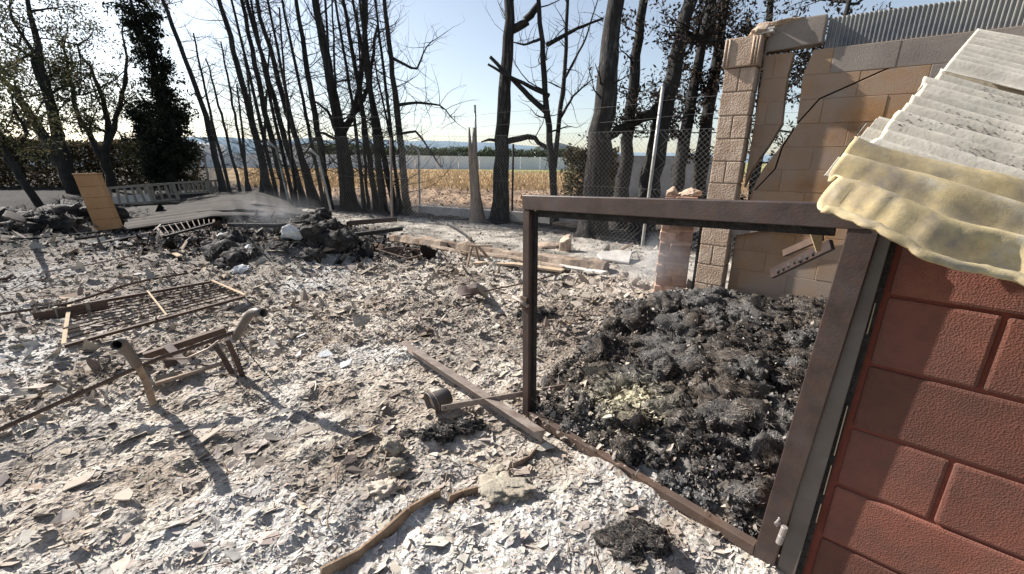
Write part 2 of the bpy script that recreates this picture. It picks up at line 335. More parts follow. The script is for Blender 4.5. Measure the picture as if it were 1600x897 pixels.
y1 = np.geomspace(.45, 2.05, 22, endpoint=False); y2 = np.geomspace(2.05, 15.5, 410, endpoint=False); y3 = np.geomspace(15.5, 1500, 90)
ys = np.concatenate([y1, y2, y3]) - 1.5 + .0; us = np.linspace(-1.75, 1.75, 620)
U, Y = np.meshgrid(us, ys); X = U * (Y + 1.5)
Z = zg(X, Y); Z = np.where(Y > 200, -.2, Z)
nr, nc = X.shape; idx = np.arange(nr * nc).reshape(nr, nc)
fq = np.stack([idx[:-1, :-1], idx[:-1, 1:], idx[1:, 1:], idx[1:, :-1]], -1).reshape(-1, 4)
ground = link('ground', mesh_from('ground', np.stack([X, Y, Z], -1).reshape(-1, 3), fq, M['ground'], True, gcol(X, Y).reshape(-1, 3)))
structure(ground)

# ------------------------------------------------------------------ ash flakes, litter (nobody could count them)
def flakes(name, n, sampler, size, colf, tilt, material, thick=.12, nv=7, seed=1, curl=.35, lift=.25):
    r = np.random.default_rng(seed); x, y = sampler(r, n); n = len(x); s = size(r, x, y)
    an = np.linspace(0, 2 * np.pi, nv, endpoint=False)[None] + r.uniform(-.42, .42, (n, nv)) + r.uniform(0, 6.3, (n, 1))
    rad = r.uniform(.35, 1.2, (n, nv)); asp = r.uniform(.25, .8, (n, 1)); th = r.normal(.35, .75, (n, 1))
    px, py = rad * np.cos(an), rad * np.sin(an) * asp
    px, py = px * np.cos(th) - py * np.sin(th), px * np.sin(th) + py * np.cos(th)
    cu = r.normal(0, curl, (n, 1)) * np.where(r.uniform(0, 1, (n, 1)) < .12, 3.0, 1.0); ca = r.uniform(0, np.pi, (n, 1)); w = px * np.cos(ca) + py * np.sin(ca)
    pz = cu * w * w + r.normal(0, .05, (n, nv)); pz = pz - pz.mean(1, keepdims=True) * .5
    big = np.where(r.uniform(0, 1, (n, 1)) < .15, 2.5, 1.0); tx, ty = r.normal(0, tilt, (n, 1)) * big + .06, r.normal(0, tilt, (n, 1)) * big; pz = pz + tx * px + ty * py
    z0 = zg(x, y) + s * lift * r.uniform(-.6, .9, n)
    top = np.stack([x[:, None] + px * s[:, None], y[:, None] + py * s[:, None], z0[:, None] + pz * s[:, None]], -1)
    cen = np.stack([x, y, z0 + s * r.normal(0, .05, n)], -1)[:, None]
    bot = top.copy(); bot[..., 2] -= (np.clip(s * thick, .001, .004) * r.uniform(.5, 1.5, n))[:, None]
    V = np.concatenate([cen, top, bot], 1); k = 2 * nv + 1; base = (np.arange(n) * k)[:, None, None]
    i = np.arange(nv); j = (i + 1) % nv
    T = np.concatenate([np.stack([0 * i, 1 + i, 1 + j], 1), np.stack([1 + i, 1 + nv + i, 1 + nv + j], 1), np.stack([1 + i, 1 + nv + j, 1 + j], 1)])
    Fc = (T[None] + base).reshape(-1, 3); c = np.repeat(colf(r, x, y)[:, None], k, 1).reshape(-1, 3)
    return link(name, mesh_from(name, V.reshape(-1, 3), Fc, material, False, c))
def polar(r0, r1, a0=-62, a1=62, p=1.0):
    def f(r, n):
        t = r.uniform(0, 1, n); rr = r0 * (r1 / r0) ** (t ** p); a = np.radians(r.uniform(a0, a1, n)); return rr * np.sin(a), rr * np.cos(a)
    return f
BACKW = None
def ashok(f, allow_heap=.12):
    def g(r, n):
        x, y = f(r, n); ok = (sdpoly(x, y, SANDPOLY) < r.uniform(-.3, .12, n)) & (y + .45 * x * (x < 0) + .87 * x * (x > 0) < 9.8)
        ok &= (heapmask(x, y) < r.uniform(0, .6, n)) | (r.uniform(0, 1, n) < allow_heap)
        s = (x - JB[0]) * WR[0] + (y - JB[1]) * WR[1]; dpt = (x - JB[0]) * -WR[1] + (y - JB[1]) * WR[0]
        ok &= ~((dpt > -.02) & (s > -.02))
        ok &= np.hypot(x, y) > .75
        return x[ok], y[ok]
    return g
PALT = np.array([[.58, .52, .45], [.66, .62, .56], [.64, .61, .57], [.50, .42, .34], [.55, .43, .33], [.36, .29, .23], [.22, .18, .15], [.08, .07, .065], [.46, .45, .44]])
def ashcol(r, x, y):
    n = len(x); n1 = fbm(x * .9, y * .9, 0, 71, 3); n3 = fbm(x * 1.7, y * 1.7, 0, 37, 4); p = np.zeros((n, 9))
    p[:] = [.24, .13, .05, .20, .13, .12, .06, .03, .04]; p[:, 1:3] *= (1 + 4 * sstep(.5, .7, n1))[:, None]; p[:, 5:8] *= (.45 + 2.2 * sstep(.54, .66, n3))[:, None]
    lf = sstep(4.2, 7.5, np.hypot(x, y)) * sstep(-1.0, -3.0, x); p[:, 5:8] *= (1 + 2.2 * lf)[:, None]; p[:, 8] *= 1 + 3 * lf; p[:, 2] *= 1 + 2 * lf
    h = heapmask(x, y); p[:, 5:8] *= (1 + 9 * h)[:, None]; p /= p.sum(1, keepdims=True)
    i = (p.cumsum(1) > r.uniform(0, 1, (n, 1))).argmax(1); return np.clip(((.5 + .25 * lf)[:, None] * PALT[i] * .80 * [1.04, 1.01, .97] + (.5 - .25 * lf)[:, None] * gcol(x, y)) * r.uniform(.82, 1.15, (n, 1)) * r.uniform(.97, 1.03, (n, 3)), .01, .7)
def sz(a, b, k):
    return lambda r, x, y: np.clip(a * np.exp(r.normal(0, b, len(x))), .004, .1) * (np.hypot(x, y) / 2.0) ** k
o = flakes('ash_flakes', 60000, ashok(polar(.95, 4.6, p=.8)), sz(.0085, .5, .55), ashcol, .22, M['flake'], seed=11, nv=6, curl=.12, thick=.08, lift=.3)
tag(o, 'small pale ash flakes strewn over the burnt yard', 'ash', kind='stuff')
o = flakes('ash_plates', 11000, ashok(polar(.95, 7.5), .05), sz(.019, .45, .55), ashcol, .15, M['flake'], seed=12, nv=7, curl=.12, thick=.06, lift=.22)
tag(o, 'larger curled beige ash plates covering the burnt yard', 'ash', kind='stuff')
o = flakes('ash_slabs', 1500, ashok(polar(.95, 6.5, p=.9), .0), sz(.038, .45, .45), ashcol, .17, M['flake'], seed=13, nv=9, curl=.10, thick=.04, lift=.25)
tag(o, 'broad thin slabs of flaking ash lying on the yard', 'ash', kind='stuff')
o = flakes('cinders', 52000, ashok(polar(3.4, 13.5, -62, 30), .3), sz(.012, .6, .5), ashcol, .4, M['flake'], seed=14, nv=6, curl=.5)
tag(o, 'grey cinders and ash crumbs on the far side of the yard', 'cinders', kind='stuff')
def litterpos(r, n):
    y = r.uniform(11.5, 26, n); x = r.uniform(-1, 1, n) * (y * .9) - y * .15; q = y + .45 * x * (x < 0) + .87 * x * (x > 0); ok = q > 12.2 + r.uniform(0, 2, n); return x[ok], y[ok]
def littercol(r, x, y): return np.array([[.42, .28, .18], [.30, .19, .12], [.50, .38, .27], [.2, .13, .09]])[r.integers(0, 4, len(x))] * r.uniform(.7, 1.2, (len(x), 1))
o = flakes('leaf_litter', 14000, litterpos, lambda r, x, y: r.uniform(.03, .09, len(x)), littercol, .5, M['flake'], seed=15, nv=5)
tag(o, 'dry brown leaf litter beyond the chain link fence', 'leaf litter', kind='stuff')
def strawpos(r, n):
    y = np.exp(r.uniform(np.log(22), np.log(56), n)); x = r.uniform(-.62, .7, n) * y; return x, y
def blades(name, n, pos, hgt, wid, colf, material, seed):
    r = np.random.default_rng(seed); x, y = pos(r, n); n = len(x); h = hgt(r, n); a = r.uniform(0, 6.3, n); l = r.normal(0, .25, (n, 2)) * h[:, None]; z = zg(x, y)
    dx, dy = np.cos(a) * wid, np.sin(a) * wid
    V = np.stack([np.stack([x - dx, y - dy, z], 1), np.stack([x + dx, y + dy, z], 1), np.stack([x + l[:, 0], y + l[:, 1], z + h], 1)], 1)
    return link(name, mesh_from(name, V.reshape(-1, 3), np.arange(3 * n).reshape(n, 3), material, False, np.repeat(colf(r, x, y)[:, None], 3, 1).reshape(-1, 3)))
o = blades('straw_stubble', 24000, strawpos, lambda r, n: r.uniform(.08, .3, n), .03, lambda r, x, y: np.array([.44, .31, .17]) * r.uniform(.5, 1.2, (len(x), 1)), M['leaf'], 16)
tag(o, 'dry golden stubble in the field behind the fence', 'grass', kind='stuff')

def sandpos(r, n):
    x = r.uniform(-9, 3.5, n); y = r.uniform(4.6, 15, n); ok = sdpoly(x, y, SANDPOLY) > -.1; return x[ok], y[ok]
o = flakes('sand_crumbs', 26000, sandpos, lambda r, x, y: np.clip(.012 * np.exp(r.normal(0, .65, len(x))), .004, .09), lambda r, x, y: np.array([[.30, .26, .22], [.40, .36, .31], [.14, .12, .10], [.05, .045, .042], [.24, .18, .13]])[r.choice(5, len(x), p=[.3, .25, .2, .15, .1])] * r.uniform(.7, 1.2, (len(x), 1)), .5, M['flake'], seed=19, nv=6, curl=.3, thick=.6, lift=.5)
tag(o, 'pebbles and char crumbs scattered on the sand strip', 'pebbles', kind='stuff')
# ------------------------------------------------------------------ charred straw heaps: lumps with fibres on them
def strawheap(name, lumps, nstr, label, cat, colf, seed, dirspread=.8, slen=(.015, .055), sub=ICO3, wid=(.0009, .0024), kind=None, crumbs=0):
    r = np.random.default_rng(seed); VV, FF, CC = [], [], []; off = 0; SV = []; SC = []
    tot = sum(s[0] * s[1] for _, s in lumps)
    for li, (c, s) in enumerate(lumps):
        b = sub[0]; fr = 2.2; n = fbm(b[:, 0] * fr + 31 * li, b[:, 1] * fr + 7, b[:, 2] * fr, seed + li, 5); v = b * (1 + 1.5 * (n - .5) + .8 * (fbm(b[:, 0] * 6 + li, b[:, 1] * 6, b[:, 2] * 6, seed + li + 5, 3) - .5))[:, None]
        v = v * np.array(s) + np.array(c); VV.append(v); FF.append(sub[1] + off); off += len(v); cl = colf(r, v[:, 0], v[:, 1])
        CC.append(cl * .62)
        k = int(nstr * s[0] * s[1] / tot) + 1; f = sub[1][r.integers(0, len(sub[1]), k)]; w = r.dirichlet((1, 1, 1), k)
        P = (v[f] * w[..., None]).sum(1); Nn = np.cross(v[f[:, 1]] - v[f[:, 0]], v[f[:, 2]] - v[f[:, 0]]); Nn /= np.linalg.norm(Nn, axis=1, keepdims=True) + 1e-9
        up = Nn[:, 2] > -.3; P, Nn = P[up], Nn[up]; k = len(P)
        d0 = r.normal(size=3) * [1, 1, .4]; D = unit(d0)[None] + r.normal(0, dirspread, (k, 3)); D -= Nn * (D * Nn).sum(1, keepdims=True); D /= np.linalg.norm(D, axis=1, keepdims=True) + 1e-9
        B = np.cross(Nn, D); L = r.uniform(*slen, k)[:, None] * min(1.0, max(s) / .13); wd = r.uniform(*wid, k)[:, None]
        lift = r.uniform(-.15, .18, k)[:, None]
        for (t0, t1) in ((0, .5), (.5, 1)):
            q = lambda t: P + D * L * (t - .4) + Nn * (L * (lift * t * t - .25 * (t - .4) ** 2) + .004)
            a, e = q(t0), q(t1); w0, w1 = wd * (1 - .5 * t0), wd * (1 - .8 * t1)
            SV.append(np.stack([a - B * w0, a + B * w0, e + B * w1, e - B * w1], 1))
            SC.append(np.repeat((colf(r, P[:, 0], P[:, 1]) * r.uniform(.5, 1.9, (k, 1)))[:, None], 4, 1))
    SV = np.concatenate(SV).reshape(-1, 3); SC = np.concatenate(SC).reshape(-1, 3)
    lv = np.concatenate(VV); org = np.array([lv[:, 0].mean(), lv[:, 1].mean(), lv[:, 2].min()])
    if crumbs:
        w = np.concatenate([np.full(len(q), 1.0) for q in VV]); i = r.integers(0, len(lv), crumbs); P = lv[i] + r.normal(0, .006, (crumbs, 3)); i = P[:, 2] > -.02; P = P[i]; n = len(P); sz_ = r.uniform(.002, .010, (n, 1)) * r.choice([1, 1, 2], (n, 1))
        a = r.normal(size=(n, 3)); a /= np.linalg.norm(a, axis=1, keepdims=True); b = np.cross(a, r.normal(size=(n, 3))); b /= np.linalg.norm(b, axis=1, keepdims=True)
        CV = np.stack([P - a * sz_, P + b * sz_ * .6, P + a * sz_ * .9, P - b * sz_ * .7], 1).reshape(-1, 3); cc = colf(r, P[:, 0], P[:, 1]) * r.uniform(.4, 2.2, (n, 1)); SV = np.concatenate([SV, CV]); SC = np.concatenate([SC, np.repeat(cc[:, None], 4, 1).reshape(-1, 3)])
    t = thing(name, label, cat, org)
    if kind: t['kind'] = kind
    a = link('crust', mesh_from('crust', lv, np.concatenate(FF), M['straw'], True, np.concatenate(CC), org), t, org); a['kind'] = 'stuff'
    b_ = link('fibres', mesh_from('fibres', SV, np.arange(len(SV)).reshape(-1, 4), M['strand'], False, np.clip(SC, .006, .7), org), t, org); b_['kind'] = 'stuff'
    return t
YEL, WHA = gnd(985, 615, .2), gnd(1095, 770, .2)
def heapcol(r, x, y):
    n = len(x); t = r.uniform(0, 1, n); m = fbm(x * 3.1, y * 3.1, 0, 91, 3)
    c = np.where((t < .5 + .9 * (m - .5))[:, None], [.022, .020, .019], [.105, .080, .060]); c = np.where((t > .87)[:, None], [.21, .185, .165], c)
    gy = sstep(.50, .64, fbm(x * 2.6, y * 2.6, 0, 95, 3))[:, None] * .7; c = c * (1 - gy) + np.array([.145, .138, .132]) * gy
    e = (np.exp(-((x - WHA[0]) ** 2 + (y - WHA[1]) ** 2) / .028) * r.uniform(0, 1.1, n))[:, None]; c = c * (1 - np.clip(e, 0, .9)) + np.array([.24, .24, .245]) * np.clip(e, 0, .9)
    e = (np.exp(-((x - YEL[0]) ** 2 / .03 + (y - YEL[1]) ** 2 / .025)) * r.uniform(0, .9, n))[:, None]; c = c * (1 - np.clip(e, 0, .95)) + np.array([.66, .58, .36]) * np.clip(e, 0, .95)
    e = (np.exp(-((x - 1.55) ** 2 + (y - 4.3) ** 2) / .25) * r.uniform(0, 1, n))[:, None]; c = c * (1 - .6 * e) + np.array([.3, .29, .28]) * .6 * e
    return c
lum = []
for i in range(4000):
    x, y = rng.uniform(.1, 3.4), rng.uniform(1.2, 4.6)
    if sdpoly(np.array(x), np.array(y), HEAP) < .0: continue
    s = rng.uniform(.035, .115) * (1 if rng.uniform() < .82 else 1.5)
    if sdpoly(np.array(x), np.array(y), HEAP) < .12: s *= .6
    if any((x - l[0][0]) ** 2 + (y - l[0][1]) ** 2 < (.52 * (s + l[1][0])) ** 2 for l in lum): continue
    lum.append(((x, y, float(zg(x, y)) + s * .15), (s * rng.uniform(.75, 1.4), s * rng.uniform(.75, 1.4), s * rng.uniform(.55, 1.1))))
strawheap('charred_straw_heap', lum, 230000, 'big heap of charred black straw behind the gate frame', 'straw heap', heapcol, 200, kind='stuff', crumbs=190000)
def sulpos(r, n):
    k = r.uniform(0, 1, n); x = np.where(k < .3, YEL[0] + r.normal(0, .085, n), .12 + np.abs(r.normal(0, .3, n))); y = np.where(k < .3, YEL[1] + r.normal(0, .10, n), 2.5 + r.normal(0, .5, n)); ok = (sdpoly(x, y, HEAP) > -.1); return x[ok], y[ok]
def sulcol(r, x, y):
    e = np.exp(-((x - YEL[0]) ** 2 + (y - YEL[1]) ** 2) / .05)[:, None]; return (np.array([.66, .60, .42]) * e + np.array([.44, .38, .32]) * (1 - e)) * r.uniform(.5, 1.1, (len(x), 1))
zg0 = zg
def zg(x, y): return zg0(x, y) + .055
o = flakes('heap_ash_flakes', 5200, sulpos, lambda r, x, y: np.clip(.008 * np.exp(r.normal(0, .6, len(x))), .003, .04), sulcol, .5, M['flake'], seed=17, nv=6, curl=.25, thick=.06, lift=1.6)
tag(o, 'pale and yellowish ash flakes caught on the charred heap', 'ash', kind='stuff'); zg = zg0
def drkcol(r, x, y): return np.where((r.uniform(0, 1, len(x)) < .78)[:, None], [.030, .027, .025], [.12, .10, .085])
c0 = gnd(985, 850); ll = [((c0[0] + a, c0[1] + b, float(zg(c0[0] + a, c0[1] + b)) - .005), (s, s * .85, s * .55)) for a, b, s in ((0, 0, .085), (.07, -.03, .07), (-.07, .02, .06), (.03, .07, .06), (.11, .04, .05), (-.02, -.06, .06))]
strawheap('straw_clump', ll, 7000, 'charred straw clump lying in front of the gate bottom rail', 'straw', drkcol, 300)
def bale(name, label, pts, seed, n=5000):
    ll = []
    for (px, py, s, dz) in pts:
        p = gnd(px, py); ll.append(((p[0], p[1], float(zg(p[0], p[1])) + dz), (s, s * .8, s * .75)))
    strawheap(name, ll, n, label, 'straw bale', drkcol, seed, slen=(.03, .09), wid=(.002, .005))
bale('charred_bale', 'blackened straw bale with a hollow side, left of the white chunk', [(352, 405, .26, .05), (385, 412, .22, 0), (362, 420, .2, 0), (400, 405, .2, .0), (370, 398, .2, .16), (335, 398, .12, .14)], 400)
bale('charred_bale', 'long blackened straw bale lying right of the white chunk', [(440, 395, .16, .04), (470, 398, .22, .05), (500, 402, .25, .06), (525, 403, .25, .08), (540, 398, .2, .14), (515, 392, .2, .1), (425, 390, .14, .02), (490, 412, .16, .0)], 420)
bale('charred_bale', 'torn smouldering bale on the ash bank behind the long bale', [(500, 375, .2, .12), (515, 378, .2, .1), (490, 372, .18, .16), (508, 368, .16, .22)], 440)
bale('charred_bale', 'small black straw lump by the gate post in the ash', [(840, 500, .1, .0), (815, 498, .09, 0), (860, 496, .07, 0)], 460, 2500)
bale('charred_bale', 'black crumbling lump lying beneath the steel angle and bucket', [(665, 690, .06, .0), (690, 685, .07, .01), (720, 675, .07, .0), (745, 668, .05, 0), (640, 688, .045, -.01)], 480, 2500)

# ------------------------------------------------------------------ block walls
def clip(poly, a, b, c):              # keep a*s + b*z <= c
    out = []
    for i in range(len(poly)):
        p, q = poly[i], poly[(i + 1) % len(poly)]; dp, dq = a * p[0] + b * p[1] - c, a * q[0] + b * q[1] - c
        if dp <= 0: out.append(p)
        if (dp < 0 < dq) or (dq < 0 < dp): t = dp / (dp - dq); out.append((p[0] + t * (q[0] - p[0]), p[1] + t * (q[1] - p[1])))
    return out
def area(p): return abs(sum(p[i][0] * p[(i + 1) % len(p)][1] - p[(i + 1) % len(p)][0] * p[i][1] for i in range(len(p)))) / 2 if len(p) > 2 else 0
def split(poly, line, gap):
    (s0, z0), (s1, z1) = line; n = (z1 - z0, -(s1 - s0)); k = math.hypot(*n); a, b = n[0] / k, n[1] / k
    if a < 0: a, b = -a, -b
    c = a * s0 + b * z0; return [clip(poly, a, b, c - gap / 2), clip(poly, -a, -b, -c - gap / 2)]
def wallface(p0, w, n):               # local (s, z, depth) -> world ; n points out of the wall
    p0 = np.asarray(p0, float); w3 = np.array([w[0], w[1], 0]); n3 = np.array([n[0], n[1], 0])
    return lambda s, z, d=0.0: p0 + w3 * s + np.array([0, 0, z]) + n3 * d
def blocks(parent, fn, rects, material, thick, bevel, cracks=(), minarea=.0006, seed=0, jit=.003, matf=None):
    r = random.Random(seed)
    for (s0, s1, z0, z1) in rects:
        ps = [[(s0, z0), (s1, z0), (s1, z1), (s0, z1)]]
        for line, gap in cracks: ps = [q for p in ps for q in split(p, line, gap)] if line else ps
        for p in ps:
            if area(p) < minarea: continue
            d = r.uniform(-jit, jit); f3 = [fn(s, z, d) for s, z in p]; dv = fn(0, 0, -thick) - fn(0, 0, 0)
            cx = sum(q[0] for q in p) / len(p); m = matf(cx, sum(q[1] for q in p) / len(p)) if matf else material
            MB().prism(f3, dv).build('block', m, parent, bevel=bevel, seg=2)
# red shed wall (runs to the right from the gate jamb)
nR = np.array([WR[1], -WR[0]]); nR = nR if np.dot(nR, -JB[:2]) > 0 else -nR
fR = wallface((JB[0], JB[1], 0), WR, nR)
t = thing('red_block_wall', 'red painted concrete block shed wall under the corrugated roof', 'wall', JB)
bh, bw, jt = .226, .452, .009; rc = []
for k in range(-1, 6):
    z0 = k * bh - .0; z1 = z0 + bh - jt
    off = .1 if k % 2 else .1 + bw / 2
    xs = [.085] + [off + i * bw for i in range(0, 9) if off + i * bw > .12]
    for a, b in zip(xs[:-1], xs[1:]): rc.append((a, b - jt, z0, z1))
blocks(t, fR, rc, M['red'], .16, .010, seed=3)
MB().prism([fR(.03, -.25, -.009), fR(3.6, -.25, -.009), fR(3.6, 1.36, -.009), fR(.03, 1.36, -.009)], fR(0, 0, -.15) - fR(0, 0, 0)).build('mortar', M['redmortar'], t)

# tall scorched wall with its cracked, leaning left end
nT = np.array([WT[1], -WT[0]]); nT = nT if np.dot(nT, -TW[:2]) > 0 else -nT
fT = wallface((TW[0], TW[1], 0), WT, nT)
def onT(x, y):
    p = planept(x, y, TW, WT); return (float(np.dot(p[:2] - TW[:2], WT)), float(p[2]))
t = thing('tall_block_wall', 'tall scorched tan block wall with cracks behind the gate', 'wall', (TW[0], TW[1], 0))
gapL = [onT(*q) for q in ((1247, 40), (1243, 78), (1234, 120), (1222, 170), (1215, 205), (1190, 240), (1166, 285), (1163, 306), (1150, 350))]
gapR = [onT(*q) for q in ((1284, 40), (1274, 78), (1258, 120), (1248, 165), (1240, 195), (1222, 222), (1186, 278), (1175, 306), (1158, 350))]
c2 = [onT(*q) for q in ((1500, 88), (1385, 107), (1330, 115), (1300, 140), (1262, 175), (1235, 203), (1218, 230), (1212, 262), (1186, 292), (1170, 320))]
c3 = [onT(*q) for q in ((1440, 150), (1400, 165), (1355, 190), (1335, 225), (1305, 246), (1298, 272), (1285, 300))]
def atz(c, z):
    c = sorted(c, key=lambda q: q[1]); jz = .022 * math.sin(z * 37.0 + len(c))
    if z <= c[0][1]: return None
    if z >= c[-1][1]: return None
    for (s0, z0), (s1, z1) in zip(c[:-1], c[1:]):
        if z0 <= z <= z1: return jz + s0 + (s1 - s0) * (z - z0) / (z1 - z0 + 1e-9)
bh, bw, jt = .205, .44, .005
matT = lambda s, z: M['grey'] if (z > 2.2 - .33 * (s - .9) and s > .72) else M['tan']
fm = []
for k in range(-1, 12):
    z0, z1 = k * bh, k * bh + bh - jt; rc = []
    off = .02 + (bw / 2 if k % 2 else 0)
    xs = [.16] + [off + i * bw for i in range(0, 9) if off + i * bw > .2]
    nsub = 2
    for q in range(nsub):
        pass
    rects = [(a, b - jt, z0, z1) for a, b in zip(xs[:-1], xs[1:])]
    cr = []
    za, zb = z0, z1 + jt
    lines = []
    for c, gp in ((gapL, None), (gapR, None), (c2, .013), (c3, .008)):
        sa, sb = atz(c, za), atz(c, zb); lines.append((((sa, za), (sb, zb)) if sa is not None and sb is not None else None, gp))
    r = random.Random(50 + k)
    for rect in rects + [('m', .15, 3.6, z0 - jt / 2, z1 + jt / 2)]:
        ism = rect[0] == 'm'
        if ism: rect = rect[1:]
        s0, s1, a, b = rect; ps = [[(s0, a), (s1, a), (s1, b), (s0, b)]]
        lL, lR = lines[0][0], lines[1][0]
        if lL and lR: ps = [split(p, lL, 0)[0] for p in ps] + [split(p, lR, 0)[1] for p in ps]
        for line, gp in lines[2:]:
            if line: ps = [q for p in ps for q in split(p, line, gp)]
        d = r.uniform(-.002, .002)
        for p in ps:
            if area(p) < .0004: continue
            if ism: fm.append(p)
            else:
                cx = sum(q[0] for q in p) / len(p)
                MB().prism([fT(s, z, d) for s, z in p], fT(0, 0, -.14) - fT(0, 0, 0)).build('block', matT(cx, z0), t, bevel=.0022, seg=1)
mm = MB()
for p in fm: mm.prism([fT(s, z, -.0035) for s, z in p], fT(0, 0, -.13) - fT(0, 0, 0))
mm.build('mortar', M['tan'], t)
# white-ish board lying against the wall foot, seen under the gate beam
b_ = MB(); A, B = onT(1135, 362), onT(1300, 338)
b_.prism([fT(A[0], A[1] - .055, .05), fT(B[0], B[1] - .02, .05), fT(B[0], B[1] + .03, .05), fT(A[0], A[1] + .05, .05)], fT(0, 0, .02) - fT(0, 0, 0))
tag(b_.build('fascia_board', M['grey'], bevel=.003), 'pale grey board fixed across the tall wall behind the gate beam', 'board')
# lintel block on top and ribbed strip
A, B = onT(1199, 72), onT(1283, 48)
l = MB(); zt = onT(1283, 24)[1]; zb = onT(1250, 76)[1]
l.prism([fT(A[0] + .0, zb, .03), fT(B[0] + .03, zb + .02, .03), fT(B[0] + .03, zt, .03), fT(A[0], zt, .03)], fT(0, 0, -.15) - fT(0, 0, 0))
tag(l.build('lintel_block', M['grey'], bevel=.012, seg=2), 'long grey lintel block bridging the gap beside the pillar cap', 'block')
s0 = onT(1290, 60)[0]; s1 = 3.4; z0, z1 = 2.462, 2.70; n = int((s1 - s0) / .0075); v = []; f = []
for i in range(n + 1):
    s = s0 + (s1 - s0) * i / n; d = .006 * (1 if i % 4 in (0, 1) else -1); v += [fT(s, z0, d - .03), fT(s, z1 - .03 * max(0, s - 1.0), d - .03)]
    if i: f.append((2 * i - 2, 2 * i, 2 * i + 1, 2 * i - 1))
k = len(v); nb = fT(0, 0, -.004) - fT(0, 0, 0); v += [p + nb for p in v]; f += [tuple(j + k for j in q[::-1]) for q in f]
st = MB(); st.add(v, f); tag(st.build('ribbed_metal_strip', M['strip']), 'finely ribbed metal strip along the top of the tall wall', 'metal strip')

# pillar of the tall wall
org = fT(-.03, 0); t = thing('tan_pillar', 'tall flaking tan block pillar at the end of the cracked wall', 'pillar', org)
pw = .27; zs = 0; k = 0; r = random.Random(4)
while zs < 2.34:
    h = .215; a = -.165 + r.uniform(-.004, .004)
    w0 = [(a, a + pw)] if k % 2 else [(a, a + pw * .5 - .004), (a + pw * .5 + .004, a + pw)]
    for (x0, x1) in w0: MB().prism([fT(x0, zs, .10), fT(x1, zs, .10), fT(x1, zs + h - .009, .10), fT(x0, zs + h - .009, .10)], fT(0, 0, -.24) - fT(0, 0, 0)).build('block', M['pillar'], t, bevel=.008, seg=2)
    zs += h; k += 1
MB().prism([fT(-.157, 0, .088), fT(.094, 0, .088), fT(.094, zs - .01, .088), fT(-.157, zs - .01, .088)], fT(0, 0, -.22) - fT(0, 0, 0)).build('mortar', M['mortar'], t)
cp = MB(); za, zb = zs - .004, 2.615
cp.prism([fT(-.185, za, .125), fT(.125, za, .125), fT(.125, zb, .125), fT(-.185, zb, .125)], fT(0, 0, -.29) - fT(0, 0, 0))
cap = cp.build('cap', M['pillar'], t, bevel=.012, seg=2)
for s in (-.175, -.145, .06, .085, .11): MB().tube([fT(s, za + .01, .127), fT(s, zb - .01, .127)], .011, 6).build('moulding', M['pillar'], cap, True)
# rubble on the pillar top
p = fT(.10, 2.66, .0); rock('rubble_lump', 'broken brown rubble lump on top of the tan pillar', 'rubble', p, (.13, .11, .075), M['stone'], 61, facet=6, rough=.7, freq=2.6, base=ICO4)
q = MB(); q.box(fT(.12, 2.63, .06), .16, .1, .02, (WT[0], WT[1], .1), (nT[0], nT[1], 0)).box(fT(.13, 2.655, .05), .15, .1, .014, (WT[0], WT[1], .12), (nT[0], nT[1], 0))
tag(q.build('tile_shards', M['concrete'], bevel=.002), 'grey layered tile shards stacked behind the pillar cap', 'tile')
p = fT(.3, 2.71, -.02); rock('rubble_lump', 'flat sooty rubble lump resting on the lintel block', 'rubble', p, (.17, .10, .04), M['stone'], 62, facet=5, rough=.7, freq=2.6, base=ICO4)

# broken brick pillar
BP = gnd(1048, 462); wB = unit([.93, -.36, 0]); nB = np.array([wB[1], -wB[0], 0]); nB = nB if nB[1] < 0 else -nB
fB = wallface((BP[0], BP[1], 0), wB, nB)
t = thing('brick_pillar', 'broken hollow brick pillar stump behind the gate frame', 'pillar', BP)
r = random.Random(8); z = 0; k = 0; lean = .0
while z < 1.04:
    h = .128; x0 = -.19 - .0 * z; wds = (.20, .155) if k % 2 else (.115, .24)
    x = x0 + r.uniform(-.01, .01)
    for wd in wds:
        hh = h - .024 + r.uniform(-.008, .006); ww = wd - .018 + r.uniform(-.008, .004); d = r.uniform(-.02, .012); zz = z + r.uniform(-.004, .004)
        MB().prism([fB(x, zz, d), fB(x + ww, zz + r.uniform(-.006, .006), d), fB(x + ww, zz + hh, d), fB(x, zz + hh, d)], fB(0, 0, -.26) - fB(0, 0, 0)).build('brick', M['brick'], t, bevel=.008, seg=1)
        if k in (1, 2, 3, 4, 6) and r.random() < .7:      # broken shells show their ribs
            m = MB()
            for i in range(int(ww / .017)): m.bar(fB(x + .012 + i * .017, zz + .015, d + .004), fB(x + .012 + i * .017, zz + hh - .015, d + .004), .008, .02, nB)
            m.build('ribs', M['brick'], t)
        x += wd
    z += h; k += 1
m = MB(); m.prism([fB(-.18, 0, -.022), fB(.15, 0, -.022), fB(.15, z - .02, -.022), fB(-.18, z - .02, -.022)], fB(0, 0, -.22) - fB(0, 0, 0)); m.build('mortar', M['brick'], t)
tag(rock('rubble_stone', 'pale pointed stone on the left corner of the brick pillar', 'stone', fB(-.12, z + .02, -.1), (.07, .06, .055), M['stone'], 71, facet=6, rough=.6, freq=2.6, base=ICO4), None, None)
rock('rubble_stone', 'wide flat brown stone on the right of the brick pillar top', 'stone', fB(.07, z + .01, -.12), (.13, .1, .05), M['stone'], 72, facet=5, rough=.6, freq=2.6, base=ICO4)
